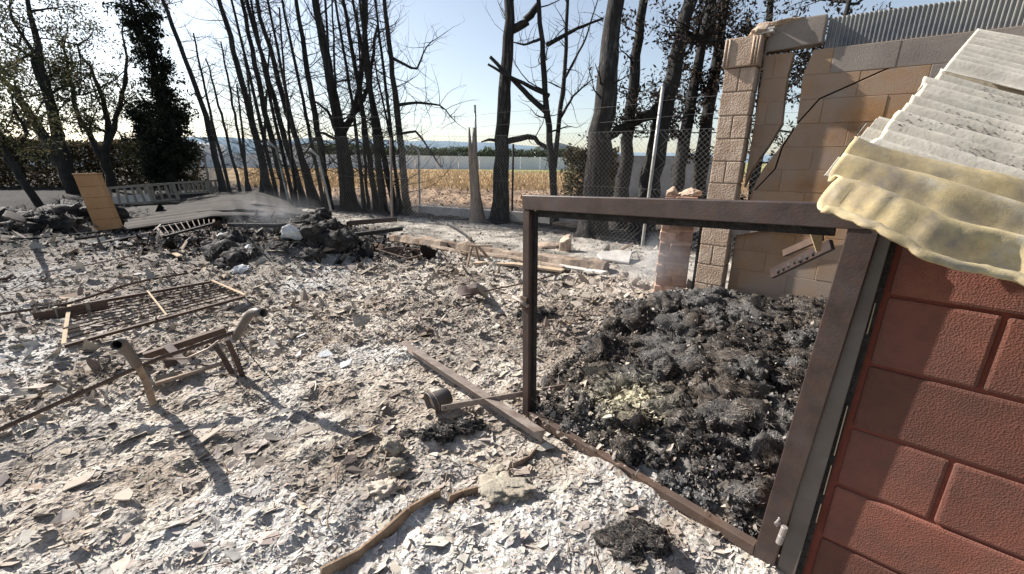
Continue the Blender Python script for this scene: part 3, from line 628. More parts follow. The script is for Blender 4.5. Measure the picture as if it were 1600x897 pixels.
# dark post and small plastered pier between brick pillar and wall
m = MB(); a = fB(.27, 0, -.05); m.bar(a, a + np.array([0, 0, 1.08]), .12, .05, nB); tag(m.build('sooty_post', M['black'], bevel=.004), 'soot black flat post beside the broken brick pillar', 'post')
PR = gnd(1108, 466); f3 = wallface((PR[0], PR[1], 0), WT, nT); t = thing('tan_pier', 'short tan block pier at the foot of the tall pillar', 'pier', PR)
z = 0; k = 0
while z < .82:
    for (x0, x1) in ([(-.13, .13)] if k % 2 else [(-.13, -.004), (.004, .13)]): MB().prism([f3(x0, z, .16), f3(x1, z, .16), f3(x1, z + .19, .16), f3(x0, z + .19, .16)], f3(0, 0, -.05) - f3(0, 0, 0)).build('block', M['tan'], t, bevel=.005)
    z += .198; k += 1

# ------------------------------------------------------------------ gate, jamb, hinge
gd = unit([GR[0] - GL[0], GR[1] - GL[1], 0]); gn = np.array([gd[1], -gd[0], 0]); gn = gn if np.dot(gn[:2], -GL[:2]) > 0 else -gn
GW = float(np.linalg.norm((GR - GL)[:2])); up = np.array([0, 0, 1.])
def gp(s, z, d=0.0): return np.array([GL[0], GL[1], 0]) + gd * s + up * z + gn * d
t = thing('gate_frame', 'brown burnt steel gate frame standing open and empty', 'gate', GL)
zl, zr = 1.318, 1.40
MB().bar(gp(.022, .02), gp(-.008, zl - .072), .05, .04, gn).build('stile', M['frame'], t, bevel=.003)
MB().bar(gp(-.033, zl - .036), gp(GW + .05, zr - .048), .05, .074, up).build('top_rail', M['frame'], t, bevel=.003)
MB().bar(gp(.05, .035, .0), gp(GW - .045, .045), .04, .05, up).build('bottom_rail', M['rust'], t, bevel=.003)
MB().bar(gp(GW - .010, .015, .002), gp(GW + .045, zr - .08, .002), .074, .035, gn).build('stile', M['frame'], t, bevel=.003)
MB().bar(gp(.03, zl - .088, -.03), gp(GW - .03, zr - .098, -.03), .02, .04, up).build('shade_black_lip', M['black'], t)  # recessed lip under the rail; its shade is painted in as black
MB().bar(gp(.050, .05, -.022), gp(.020, zl - .08, -.022), .026, .02, gn).build('shade_black_lip', M['black'], t)  # recessed lip beside the stile, black colour standing in for shade
L = MB(); L.box(gp(.0, .735, .028), .05, .07, .012, gd, up); la = L.build('latch_plate', M['rust'], t, bevel=.002)
MB().tube([gp(-.075, .755, .042), gp(.045, .73, .042)], .011, 10).build('bolt', M['paleiron'], la, True)
MB().tube([gp(-.02, .742, .05), gp(-.02, .742, .085)], .005, 8).build('bolt_handle', M['rust'], la, True)
for z in (.95, .4):
    pass
h1, h2 = gp(GW + .028, .155, .035), gp(GW + .034, .235, .035)
hg = MB().tube([h1, .5 * (h1 + h2) - up * .001], .011, 12).build('hinge', M['hinge'], t, bevel=.0015)
MB().tube([.5 * (h1 + h2) + up * .001, h2], .011, 12).build('knuckle', M['hinge'], hg, bevel=.0015)
v, f = rock_mesh(gp(GW + .012, .225, .018), (.012, .006, .02), 3, rough=1.0, freq=3); link('weld_bead', mesh_from('weld_bead', v, f, M['hinge'], True, org=ORG[hg]), hg, ORG[hg])
t = thing('door_jamb', 'grey steel door jamb between gate stile and red wall', 'jamb', JB)
def jp(s, z, d=0.0): return np.array([JB[0], JB[1], 0]) + np.array([WR[0], WR[1], 0]) * s + up * z + np.array([nR[0], nR[1], 0]) * d
MB().bar(jp(.012, 0, .012), jp(.030, 1.36, .012), .058, .03, np.array([nR[0], nR[1], 0])).build('face', M['jamb'], t, bevel=.002)
MB().bar(jp(.05, 0, -.004), jp(.064, 1.36, -.004), .02, .02, np.array([nR[0], nR[1], 0])).build('return_edge', M['black'], t)
for a, b in ((.28, .36), (.40, .52), (.56, .75), (1.0, 1.1)): MB().bar(jp(.0605, a, .013), jp(.0605, b, .013), .003, .004, np.array([nR[0], nR[1], 0])).build('weld_strip', M['board'], t)
m = MB()
for i in range(60):
    z = random.uniform(.1, 1.2); p = jp(-.02, z, .026); m.box(p, .004, .004, random.uniform(.008, .02), WR.tolist() + [0], (0, 0, 1))
o = m.build('rust_flakes', M['rust'], t); o['kind'] = 'stuff'
# crust of soot on the stile
for i, (s, z) in enumerate(((GW - .035, 1.08), (GW - .03, 1.05), (GW - .02, 1.10), (GW - .038, 1.15))):
    pass
# loose bolted plates hanging behind the beam
pa, pb = atY(1206, 428, 2.25), atY(1300, 382, 1.9)
tt = thing('hanging_bar', 'sooty steel bar with clinker hanging behind the gate beam', 'steel bar', pa)
MB().bar(pa, pb, .022, .05, up).build('bar', M['frame'], tt, bevel=.002)
for i in range(7):
    q = pa + (pb - pa) * (.12 + .1 * i) + np.array([0, -.015, .004]); v, f = rock_mesh(q, (.018, .014, .016), 90 + i, rough=.6, base=ICO2); link('clinker', mesh_from('clinker', v, f, M['black'], True, org=pa), tt, pa)
pa, pb = atY(1225, 396, 2.2), atY(1285, 370, 1.95)
tt = thing('hanging_plate', 'short grey steel plate with one bolt, above the sooty bar', 'steel plate', pa)
MB().bar(pa, pb, .018, .035, up).build('plate', M['rust'], tt, bevel=.002)
q = .5 * (pa + pb); MB().tube([q + np.array([0, -.008, 0]), q + np.array([0, -.02, 0])], .009, 6).build('bolt', M['hinge'], tt)
m = MB(); a, b, c, d = atY(1262, 352, 1.9), atY(1287, 352, 1.9), atY(1283, 392, 1.9), atY(1276, 394, 1.9); m.prism([a, b, c, d], (0, .006, 0)); tag(m.build('sheet_scrap', M['corry']), 'pale yellow pointed sheet scrap hanging under the beam end', 'scrap')

# ------------------------------------------------------------------ corrugated roof over the red shed
P0 = atY(1302, 312, 1.1); P1 = atY(1467, 118, 2.2)
cv = P1 - P0; CL = float(np.linalg.norm(cv)); cu = cv / CL
RB = (.85, -.53); rv = unit([*RB, -.36]); rn = unit(np.cross(rv, cu)); rn = rn if rn[2] > 0 else -rn
def sheetroof(name, c0, c1, r0, r1, lift, material, label, per=.122, amp=.022, warp=0.0, seed=0, droop=0.0, edge=0.0, nr=150, th=.004, raggr=0.0, fan=0.0, rvz=-.36, skew=0.0, ew=0.0):
    rv = unit([*RB, rvz])
    nc = int((c1 - c0) / per * 16); v = []; f = []
    cs = np.linspace(c0, c1, nc + 1); rs = np.linspace(r0, r1, nr + 1); Cc, Rr = np.meshgrid(cs, rs)
    Rr = Rr + raggr * (fbm(Cc * 9, Cc * 0, 0, seed + 4, 3) - .5) * (1 - (Rr - r0) / (r1 - r0))
    hgt = lift + amp * np.cos(2 * np.pi * Cc / per) + warp * (fbm(Cc * 3, Rr * 3.4, 0, seed, 3) - .5)
    dr = droop * np.clip((.12 - Cc) / .2, 0, 2) ** 1.6; hgt = hgt - dr + edge * np.clip(Cc - c0, 0, .3) * 0
    hgt = hgt + warp * .45 * np.sin(Rr * 15 + .6) * np.clip((.25 - Cc) / .3, 0, 1)
    Rr = Rr + skew * np.clip((.1 - Cc) / .2, 0, 1)
    Cc = Cc + ew * (np.sin(Rr * 15 + 2.2) + 1.8 * (fbm(Rr * 24, Rr * 0, 0, seed + 9, 5) - .5)) * np.clip((.16 - Cc) / .28, 0, 1)
    Cc = c0 + (Cc - c0) * (1 + fan * np.maximum(Rr, 0))
    V = P0 + Cc[..., None] * cu + Rr[..., None] * rv + hgt[..., None] * rn; V = V.reshape(-1, 3); n = nc + 1
    Fq = [(i * n + j, i * n + j + 1, (i + 1) * n + j + 1, (i + 1) * n + j) for i in range(nr) for j in range(nc)]; k = len(V)
    ed = [i * n for i in range(nr + 1)]; B = [Fq, [tuple(a + k for a in q[::-1]) for q in Fq]]
    bd = [j for j in range(nc)] and [(j, j + 1) for j in range(nc)] + [((i + 1) * n, i * n) for i in range(nr)] + [(nr * n + j + 1, nr * n + j) for j in range(nc)] + [(i * n + nc, (i + 1) * n + nc) for i in range(nr)]
    Fs = B[0] + B[1] + [(b, a, a + k, b + k) for a, b in bd]
    m = MB(); m.v = [tuple(p) for p in V] + [tuple(p - rn * th) for p in V]; m.f = Fs
    return tag(m.build(name, material, smooth=True), label, 'roof sheet', 'corrugated sheets on the shed roof')
sheetroof('corrugated_sheet', -.165, .32, -.055, 1.6, .042, M['corry'], 'nearest yellowed corrugated roof sheet drooping over the red wall', warp=.03, seed=5, droop=.012, raggr=.06, amp=.024, fan=.3, skew=.035, rvz=-.38, per=.15, ew=.024)
sheetroof('corrugated_sheet', .2, 1.70, -.02, 1.8, .0, M['corr'], 'middle grey white corrugated roof sheet with soot crust', warp=.015, seed=6, raggr=.06, amp=.022)
sheetroof('corrugated_sheet', 1.64, 2.9, -.0, 1.8, .05, M['corr'], 'topmost corrugated roof sheet lapping over the middle one', warp=.02, seed=7, amp=.022)
sheetroof('corrugated_sheet', .3, .95, -.07, .2, -.05, M['corr'], 'shaded corrugated sheet showing below the middle sheet edge', warp=.02, seed=8, amp=.02)
# soot and lichen crust lying in the valleys of the middle and top sheets
def crust(n, c0, c1, lift, amp, seed):
    r = np.random.default_rng(seed); c = r.uniform(c0, c1, n); q = r.uniform(0, 1.3, n); per = .122
    k = np.round(c / per - .5) + .5; c = k * per + r.normal(0, .02, n); ok = (fbm(c * 4 + 5, q * 4, 0, seed, 4) > .50) & (c > c0) & (c < c1); c, q = c[ok], q[ok]; n = len(c)
    rv_ = unit([*RB, -.36]); h = lift + amp * np.cos(2 * np.pi * c / per) + .015 * (fbm(c * 3, q * 3.4, 0, 6, 3) - .5); P = P0 + c[:, None] * cu + q[:, None] * rv_ + (h - .0005)[:, None] * rn
    an = r.uniform(0, 6.3, (n, 1)) + np.arange(5)[None] * 1.2566; s = r.uniform(.001, .0042, (n, 1)); top = P[:, None] + (np.cos(an) * s)[..., None] * cu + (np.sin(an) * s * 1.6)[..., None] * rv_; cen = P[:, None] + (s * .45)[..., None] * rn
    V = np.concatenate([cen, top], 1); i = np.arange(5); T = np.stack([0 * i, 1 + i, 1 + (i + 1) % 5], 1); Fc = (T[None] + (np.arange(n) * 6)[:, None, None]).reshape(-1, 3)
    col = np.array([[.17, .14, .12], [.27, .225, .185], [.12, .10, .088], [.36, .30, .24]])[r.integers(0, 4, n)]; return V.reshape(-1, 3), Fc, np.repeat(col[:, None], 6, 1).reshape(-1, 3)
v, f, c = crust(42000, .34, 1.66, .0, .022, 3); o = link('roof_soot_crust', mesh_from('roof_soot_crust', v, f, M['flake'], False, c)); tag(o, 'dark soot crust in the valleys of the middle roof sheet', 'soot', kind='stuff')


# ------------------------------------------------------------------ fence
t = thing('chain_link_fence', 'sagging chain link fence on steel posts in front of the charred trees', 'fence', (*FENCE[1], 0))
FH = 1.95; MP = .075
m = MB(); dist = 0; barb = MB()
for (a, b) in zip(FENCE[:-1], FENCE[1:]):
    a, b = np.array([*a, 0.]), np.array([*b, 0.]); Ls = np.linalg.norm(b - a); d = (b - a) / Ls; sd = np.array([d[1], -d[0], 0]); w = .0017
    def fp(s, z): return a + d * s + up * (z + .03) + sd * (.03 * math.sin(s * 2.1) * math.sin(z * 2))
    for sgn in (1, -1):
        s = -FH
        while s < Ls:
            pts = []
            for i in range(7):
                z = FH * i / 6; q = s + (z if sgn > 0 else FH - z)
                if 0 <= q <= Ls: pts.append((q, z))
            # exact clipping at both ends
            if len(pts) >= 2: m.tube([fp(*p) + sd * (.002 * sgn) for p in pts], w, 3, False)
            s += MP * 1.15
    for z in (.08, 1.0, FH): m.tube([fp(Ls * i / 8, z) for i in range(9)], .0022, 3, False)
    for z in (2.15, 2.4): barb.tube([fp(Ls * i / 6, z - .03 * math.sin(i)) + sd * .12 for i in range(7)], .0022, 3, False)
o = m.build('wire_mesh', M['wire'], t); o['kind'] = 'stuff'; barb.build('barbed_wire', M['wire'], t)
def fpost(px, py, tx, ty, rad, material, bent=0.0):
    a = gnd(px, py); b = atY(tx, ty, a[1] + .02); pts = [a - up * .1, a, .5 * (a + b), b]
    if bent: pts.append(b + np.array([-bent, -.05, bent * 1.0]))
    MB().tube(pts, rad, 10).build('post', material, t, True)
fpost(1003, 388, 1036, 135, .028, M['galv']); fpost(748, 350, 742, 164, .024, M['galv'])
fpost(613, 347, 610, 215, .028, M['deadwood']); fpost(519, 335, 497, 244, .03, M['galv'], .18); fpost(453, 322, 432, 232, .035, M['galv'], .2)
fpost(656, 328, 654, 237, .03, M['galv'], .22); fpost(566, 325, 561, 244, .028, M['galv'], .16); fpost(800, 338, 802, 225, .03, M['bark'])
fpost(330, 305, 318, 240, .04, M['deadwood'])
# low concrete kerb behind the fence
kb = [g2(655, 333), g2(740, 340), g2(800, 343), g2(870, 350), g2(930, 353)]
for i, (a, b) in enumerate(zip(kb[:-1], kb[1:])):
    a, b = np.array([*a, .09]), np.array([*b, .09]); c = unit(b - a) * .03
    tag(MB().bar(a + c, b - c, .15, .26).build('kerb_block', M['concrete'], bevel=.015, seg=2), ['low concrete kerb length left of the dead stump', 'low concrete kerb length between dead stump and grey trunk', 'low concrete kerb length right of the grey trunk', 'low concrete kerb length left of the thickest trunk'][i], 'kerb', 'kerb lengths behind the fence')

# ------------------------------------------------------------------ trees
def wob(pts, n, amp, seed):
    r = np.random.default_rng(seed); P = [np.asarray(p, float) for p in pts]; out = []
    L = [0]
    for a, b in zip(P[:-1], P[1:]): L.append(L[-1] + np.linalg.norm(b - a))
    for i in range(n + 1):
        s = L[-1] * i / n
        for k in range(len(P) - 1):
            if s <= L[k + 1] + 1e-9: q = (s - L[k]) / (L[k + 1] - L[k]); p = P[k] + (P[k + 1] - P[k]) * q; break
        out.append(p + (r.normal(0, amp, 3) * [1, 1, .2] if 0 < i else 0))
    return out
def grow(m, p, d, L, rad, r, depth, bend, seg=5, leaves=None, twig=.6):
    pts = [p]; q = p.copy(); dd = unit(d); side = unit(np.cross(dd, r.normal(size=3)))
    for i in range(seg):
        dd = unit(dd + np.array([0, 0, bend]) / seg + r.normal(0, .16, 3)); q = q + dd * L / seg; pts.append(q.copy())
    n = len(pts); m.tube(pts, [rad * (1 - .8 * i / (n - 1)) for i in range(n)], 5 if rad > .02 else 3, False)
    if leaves is not None and depth <= 1: leaves += pts[1:]
    if depth > 0:
        for i in range(1, n):
            if r.random() < twig:
                a = unit(pts[i] - pts[i - 1]); e = unit(a * .55 + r.normal(0, .7, 3) + np.array([0, 0, bend * .5]))
                grow(m, pts[i], e, L * r.uniform(.3, .6), rad * .5 * (1 - .5 * i / n), r, depth - 1, bend, 4, leaves, twig)
def foliage(name, parent, pts, n, spread, size, col, seed, material=None):
    r = np.random.default_rng(seed); P = np.asarray(pts); c = P[r.integers(0, len(P), n)] + r.normal(0, spread, (n, 3)); s = r.uniform(.5, 1.3, (n, 1)) * size
    a = r.normal(size=(n, 3)); a /= np.linalg.norm(a, axis=1, keepdims=True); b = np.cross(a, r.normal(size=(n, 3))); b /= np.linalg.norm(b, axis=1, keepdims=True)
    V = np.stack([c - a * s, c + b * s * .4, c + a * s, c - b * s * .4], 1).reshape(-1, 3)
    cc = np.asarray(col)[r.integers(0, len(col), n)] * r.uniform(.6, 1.4, (n, 1)); me = mesh_from(name, V, np.arange(4 * n).reshape(n, 4), M['leaf'], False, np.repeat(cc[:, None], 4, 1).reshape(-1, 3), ORG[parent])
    o = link(name, me, parent, ORG[parent]); return o
def tree(name, label, pix, rpx, ext=1.3, material='bark', nb=26, bl=(.5, 1.4), brad=.014, bdir=.25, bend=.5, depth=1, z0=.15, seed=0, dY=0.0, leafcol=None, nleaf=0, lsize=.05, lspread=.12, side=None, limbs=(), twig=.55, flare=1.35, group='charred trees behind the fence', Yb=None, wobble=.02):
    a = gnd(*pix[0]); Y = a[1] if Yb is None else Yb
    if Yb is not None: a = atY(*pix[0], Yb); a[2] = 0
    W = [a - up * .15] + [atY(x, y, Y + dY * (i + 1)) for i, (x, y) in enumerate(pix[1:])]
    W.append(W[-1] + (W[-1] - W[-2]) * (ext - 1)); dep = Y * math.cos(PITCH) + H * math.sin(PITCH); r0 = rpx * dep / F
    pts = wob(W, 16, r0 * .05 + wobble * .35, seed); n = len(pts); r = np.random.default_rng(seed + 1000)
    t = thing(name, label, 'tree', a, group)
    rad = [r0 * (1 - .62 * i / (n - 1)) for i in range(n)]; rad[0] *= flare * 1.15; rad[1] *= 1 + (flare - 1) * .25
    fp_ = [pts[0], .4 * pts[1] + .6 * pts[0]] + pts[1:]; fr = [rad[0], rad[0] * .82] + rad[1:]
    MB().tube(fp_, fr, 12, True, .09).build('trunk', M[material], t, True)
    m = MB(); lv = [] if nleaf else None
    for i in range(nb):
        k = r.uniform(z0, 1) * (n - 1); i0 = int(k); p = pts[i0] + (pts[min(i0 + 1, n - 1)] - pts[i0]) * (k - i0)
        an = r.uniform(0, 2 * np.pi); d = np.array([math.cos(an), math.sin(an), bdir + r.normal(0, .15)])
        if side is not None and r.random() < .65: d[0] = side * abs(d[0]) - .0
        grow(m, p, d, r.uniform(*bl) * (1.15 - .5 * k / n), brad * r.uniform(.7, 1.4), r, depth, bend, 6, lv, twig)
        if nb <= 8: m.build('branch', M['bark'], t, True); m = MB()
    for L in limbs:      # explicit limbs: pixel polylines with a start radius
        lp = [atY(x, y, Y + dz) for (x, y, dz) in L[0]]; lp = wob(lp, 9, L[1] * .25, seed + 5); m2 = MB(); m2.tube(lp, [L[1] * (1 - L[2] * i / 9) for i in range(10)], 8, True, .08)
        for p in lp[3:]:
            for _ in range(L[3] if len(L) > 3 else 1): grow(m2, p, unit(r.normal(size=3) + [0, 0, .3]), r.uniform(.3, 1.0), L[1] * .22, r, 1, .2, 5, lv, twig)
        m2.build('limb', M['bark'], t, True)
    if m.v: m.build('branches', M['bark' if material != 'deadwood' else 'deadwood'], t, True)
    if nleaf: foliage('crown', t, lv, nleaf, lspread, lsize, leafcol, seed + 9)
    return t
BR = [(.035, .027, .02), (.06, .042, .028), (.02, .018, .016)]
LT = [  # base ... top, radius px, branch side
 ([(350, 303), (322, 180), (255, 0)], 5.5, 'leftmost bare leaning charred trunk right of the dark cypress'),
 ([(424, 313), (382, 140), (343, 0)], 7, 'tall charred trunk rising behind the bent roof sheet right end'),
 ([(450, 319), (413, 170), (377, 0)], 6, 'second charred trunk right of the bent roof sheet'),
 ([(478, 321), (432, 170), (385, 0)], 5.5, 'third charred trunk right of the bent roof sheet'),
 ([(498, 322), (447, 170), (400, 0)], 6, 'fourth charred trunk right of the bent roof sheet'),
 ([(516, 326), (486, 140), (462, 0)], 6.5, 'fifth charred trunk right of the bent roof sheet, branching to its right'),
 ([(589, 330), (566, 170), (536, 0)], 5.5, 'charred trunk just right of the low forking tree'),
 ([(604, 332), (585, 190), (552, 0)], 4.5, 'thin charred trunk second to the right of the forking tree'),
 ([(618, 332), (579, 136), (566, 0)], 6, 'charred trunk third to the right of the forking tree'),
 ([(639, 336), (615, 127), (601, 0)], 7, 'charred trunk with long branches reaching right, last of the left row'),
]
for i, (px, rp, lb) in enumerate(LT):
    tree('charred_tree', lb, px, rp * .88, nb=66 if i != 9 else 30, bl=(.5, 2.1), brad=.0125, bdir=.2, bend=.7, depth=1, z0=.12, seed=20 + i * 3, twig=.5,
         limbs=[([(616, 165, 0), (650, 160, .1), (690, 165, .1), (712, 190, 0)], .045, .8, 3), ([(612, 90, 0), (650, 110, -.1), (668, 70, -.1), (684, 60, 0)], .04, .8, 2), ([(620, 210, 0), (650, 205, -.2), (672, 235, -.4), (690, 262, -.4)], .04, .7, 2)] if i == 9 else ())
tree('charred_tree', 'charred tree forking low into several upright limbs', [(552, 328), (532, 208), (492, 0)], 10, nb=26, bl=(.5, 1.8), brad=.02, bend=.7, seed=60, twig=.5,
     limbs=[([(534, 205, 0), (556, 180, .2), (570, 60, .2), (574, -30, .2)], .09, .5, 1), ([(536, 210, 0), (562, 165, -.2), (578, 130, -.2), (588, 40, -.2)], .08, .6, 1), ([(531, 215, 0), (510, 170, .3), (478, 150, .3)], .06, .7, 1), ([(535, 222, 0), (500, 205, .1), (470, 250, .1)], .05, .7, 1)])
rs = np.random.default_rng(5)
for i, (bx, tx, ty) in enumerate(((362, 310, 90), (378, 330, 120), (392, 352, 100), (406, 420, 90), (386, 372, 150), (414, 385, 110), (464, 440, 60), (534, 520, 40), (575, 560, 60), (628, 590, 120))):
    tree('charred_sapling', ['leaning sapling between leftmost bare trunk and bent sheet', 'thin dead sapling left of the bent roof sheet end', 'slim dead sapling above the bent roof sheet', 'dead sapling tilting right above the bent sheet', 'short dead sapling in the thicket by the cypress', 'slim dead sapling just left of the tall trunk row', 'thin sapling between first trunks of the row', 'thin sapling left of the forking tree', 'thin sapling under the forking tree right limb', 'thin sapling before the last trunk of the left row'][i],
         [(bx, 306 if bx < 420 else 326), (.5 * (bx + tx), 210), (tx, ty)], 2.6, nb=30, bl=(.4, 1.5), brad=.012, bend=.6, seed=100 + i, twig=.5, group='charred saplings in the tree row')
for i, (bx, by, mx_, tx) in enumerate(((436, 318, 402, 362), (462, 321, 425, 392), (488, 324, 452, 418), (508, 326, 476, 440), (540, 329, 520, 508), (571, 331, 552, 524), (597, 333, 581, 562), (626, 335, 607, 586))):
    tree('charred_pole_tree', ['first', 'second', 'third', 'fourth', 'fifth', 'sixth', 'seventh', 'eighth'][i] + ' thin straight charred pole tree from the left in the trunk row', [(bx, by), (mx_, 170), (tx, 0)], 3.2, nb=46, bl=(.4, 1.6), brad=.009, bend=.7, seed=140 + i, twig=.55, wobble=.005, group='thin pole trees in the trunk row')
# right-hand trunks
tree('grey_scorched_tree', 'straight pale grey scorched trunk right of the dead stump', [(780, 348), (787, 180), (797, 0)], 14, material='barkp', nb=3, bl=(.4, 1), brad=.02, seed=200, z0=.5,
     limbs=[([(790, 222, 0), (830, 212, .1), (858, 235, .2), (864, 262, .2)], .07, .4, 1), ([(783, 222, 0), (765, 218, -.1), (752, 222, -.1)], .055, .75, 0), ([(798, 48, 0), (820, 35, 0), (842, 8, 0)], .09, .2, 0)])
tree('forked_thin_tree', 'slender blackened tree with two upright stems beside the grey trunk', [(868, 352), (862, 240), (853, 160), (842, 0)], 6.5, nb=14, bl=(.5, 1.6), brad=.018, seed=210, z0=.3,
     limbs=[([(866, 262, 0), (874, 180, 0), (884, 90, .1), (890, -30, .1)], .06, .5, 2), ([(857, 178, 0), (815, 140, -.1), (768, 88, -.2)], .07, .5, 0), ([(858, 150, 0), (800, 122, -.2), (764, 100, -.2)], .05, .5, 0), ([(872, 190, 0), (895, 150, .2), (925, 125, .2)], .04, .7, 2), ([(855, 70, 0), (900, 45, .2), (945, 28, .2)], .05, .6, 1), ([(847, 60, 0), (820, 70, 0), (804, 66, 0)], .035, .6, 1), ([(884, 120, 0), (915, 60, .2), (935, 0, .2)], .03, .6, 1)])
tree('thick_scorched_tree', 'thickest grey black scorched trunk with ashy flared foot', [(925, 372), (938, 200), (963, 0)], 23, material='barkp', nb=5, bl=(.5, 1.3), brad=.02, seed=220, z0=.3, flare=1.45)
tree('charred_tree', 'slim black trunk immediately right of the thickest trunk', [(968, 356), (984, 190), (1005, 0)], 12, nb=8, bl=(.5, 1.3), brad=.016, seed=230, leafcol=BR, nleaf=900, z0=.35)
tree('charred_tree', 'leaning black trunk with a curved limb reaching left', [(1000, 362), (1036, 180), (1078, 0)], 18, nb=8, bl=(.5, 1.3), brad=.02, seed=240, z0=.4, leafcol=BR, nleaf=1800, lspread=.08, lsize=.05,
     limbs=[([(1034, 165, 0), (1005, 185, 0), (970, 200, 0), (948, 215, .1)], .12, .3, 2), ([(1060, 60, 0), (1080, 58, 0), (1110, 66, 0)], .1, .3, 2)])
tree('charred_tree', 'black trunk behind the wire left of the tan pillar', [(1050, 345), (1075, 180), (1112, 0)], 11, nb=22, bl=(.5, 1.6), brad=.016, seed=250, leafcol=BR, nleaf=3600, lspread=.06, z0=.25)
tree('charred_tree', 'black trunk close to the tan pillar with singed foliage', [(1085, 345), (1105, 180), (1135, 0)], 12, nb=24, bl=(.5, 1.8), brad=.016, seed=260, leafcol=BR, nleaf=4600, lspread=.06, z0=.25)
tree('singed_tree', 'singed tree behind the tall wall, leaves hanging over its top', [(1250, 330), (1290, 150), (1330, -10)], 6, nb=34, bl=(.8, 2.4), brad=.02, seed=270, leafcol=BR, nleaf=4200, lspread=.07, z0=.3, Yb=8.5, bend=.1)
tree('singed_tree', 'singed leafy tree seen through the gap beside the pillar', [(1180, 330), (1190, 150), (1205, -20)], 8, nb=30, bl=(.6, 1.9), brad=.018, seed=280, leafcol=BR, nleaf=3600, lspread=.07, z0=.1, Yb=10.5)
# dead split stump
a = gnd(746, 350); t = thing('dead_stump', 'pale split dead stump with two upright spikes by the thin pole', 'stump', a)
pts = [a - up * .1, a + up * .05, atY(744, 300, a[1]), atY(742, 250, a[1]), atY(741, 200, a[1])]
MB().tube(pts, [.28, .2, .1, .08, .03], 9, True, .18).build('trunk', M['deadwood'], t, True)
MB().tube([a + np.array([-.08, 0, 0]), atY(738, 290, a[1]), atY(735, 240, a[1]), atY(733, 199, a[1])], [.07, .06, .05, .015], 7, True, .2).build('spike', M['deadwood'], t, True)
for i in range(5):
    an = i * 1.3; e = a + np.array([math.cos(an) * .42, math.sin(an) * .3, -.02]); MB().tube([a + up * .2, .5 * (a + e) + up * .04, e], [.07, .05, .02], 6, True, .1).build('root', M['deadwood'], t, True)
# left: leafy trees, cypress
GRN = [(.07, .075, .035), (.10, .095, .045), (.05, .055, .028), (.13, .11, .055)]
DRK = [(.012, .018, .012), (.02, .028, .017), (.03, .034, .02)]
def bigtree(name, label, base, stems, rpx, seed, nleaf, col, lsize=.10, spread=.35, bl=(.8, 2.2), Yb=None, nb=10, cat_group='living trees on the left', bend=.3):
    a = gnd(*base); Y = a[1]; t = thing(name, label, 'tree', a, cat_group); r = np.random.default_rng(seed); dep = Y * math.cos(PITCH); lv = []; tr = MB(); br = MB()
    for st, k in stems:
        W = [a - up * .2] + [atY(x, y, Y + (i * .3 - .3) * k) for i, (x, y) in enumerate(st)]; pts = wob(W, 14, .04, seed + int(k * 10)); r0 = rpx * dep / F * abs(k)
        tr.tube(pts, [r0 * (1 - .8 * i / 14) for i in range(15)], 9, True, .07)
        for i in range(nb):
            p = pts[r.integers(6, 15)]; grow(br, p, unit(r.normal(size=3) + [0, 0, .5]), r.uniform(*bl), r0 * .22, r, 2, bend, 6, lv, .6)
        lv += pts[10:]
    tr.build('trunk', M['bark'], t, True); br.build('branches', M['bark'], t, True)
    if nleaf: foliage('crown', t, lv, nleaf, spread, lsize, col, seed)
    return t
bigtree('leafy_tree', 'grey two stemmed tree at far left with thin olive crown', (118, 302), [([(90, 245), (30, 150), (-30, 90)], 1.0), ([(95, 240), (80, 160), (55, 60), (40, -30)], 1.0), ([(92, 215), (60, 120), (15, 10)], .7)], 10, 300, 8000, GRN, .06, .17, nb=8)
bigtree('leafy_tree', 'dark forked tree with rounded crown left of the cypress', (178, 300), [([(160, 245), (140, 215), (118, 175), (105, 100), (95, 60)], .7), ([(160, 245), (172, 200), (158, 140), (120, 70)], .8), ([(163, 243), (185, 170), (200, 100), (190, 50)], .7)], 8, 310, 10000, GRN, .06, .17, nb=8)
bigtree('leafy_tree', 'bent dark tree at the left picture edge', (66, 326), [([(40, 285), (10, 250), (38, 205), (20, 150)], .9), ([(20, 260), (0, 200), (-25, 120)], .8)], 7, 320, 2600, GRN, .06, .17, nb=4)
a = gnd(268, 302); t = thing('cypress_tree', 'dense dark evergreen tree behind the pale cages', 'tree', a, 'living trees on the left'); r = np.random.default_rng(330); lv = []; tr = MB(); br = MB(); Y = a[1]
for st, k in (([(258, 200), (236, 100), (203, 0), (193, -30)], 1.0), ([(275, 220), (255, 130), (230, 30)], .8), ([(240, 230), (215, 180)], .7)):
    pts = wob([a - up * .2] + [atY(x, y, Y) for x, y in st], 16, .05, int(k * 99)); tr.tube(pts, [.2 * k * (1 - .85 * i / 16) for i in range(17)], 8, True)
    for i in range(3, 17):
        for _ in range(7 if i < 9 else 3):
            L = (1.55 * (1 - .04 * i) if i < 9 else .7) * r.uniform(.4, 1) * k; d = r.normal(size=3) * [1, 1, .15]; grow(br, pts[i], unit(d + [0, 0, .15]), L, .025, r, 1, .1, 5, lv, .6)
tr.build('trunk', M['bark'], t, True); br.build('branches', M['bark'], t, True); foliage('crown', t, lv, 26000, .10, .075, DRK, 331)

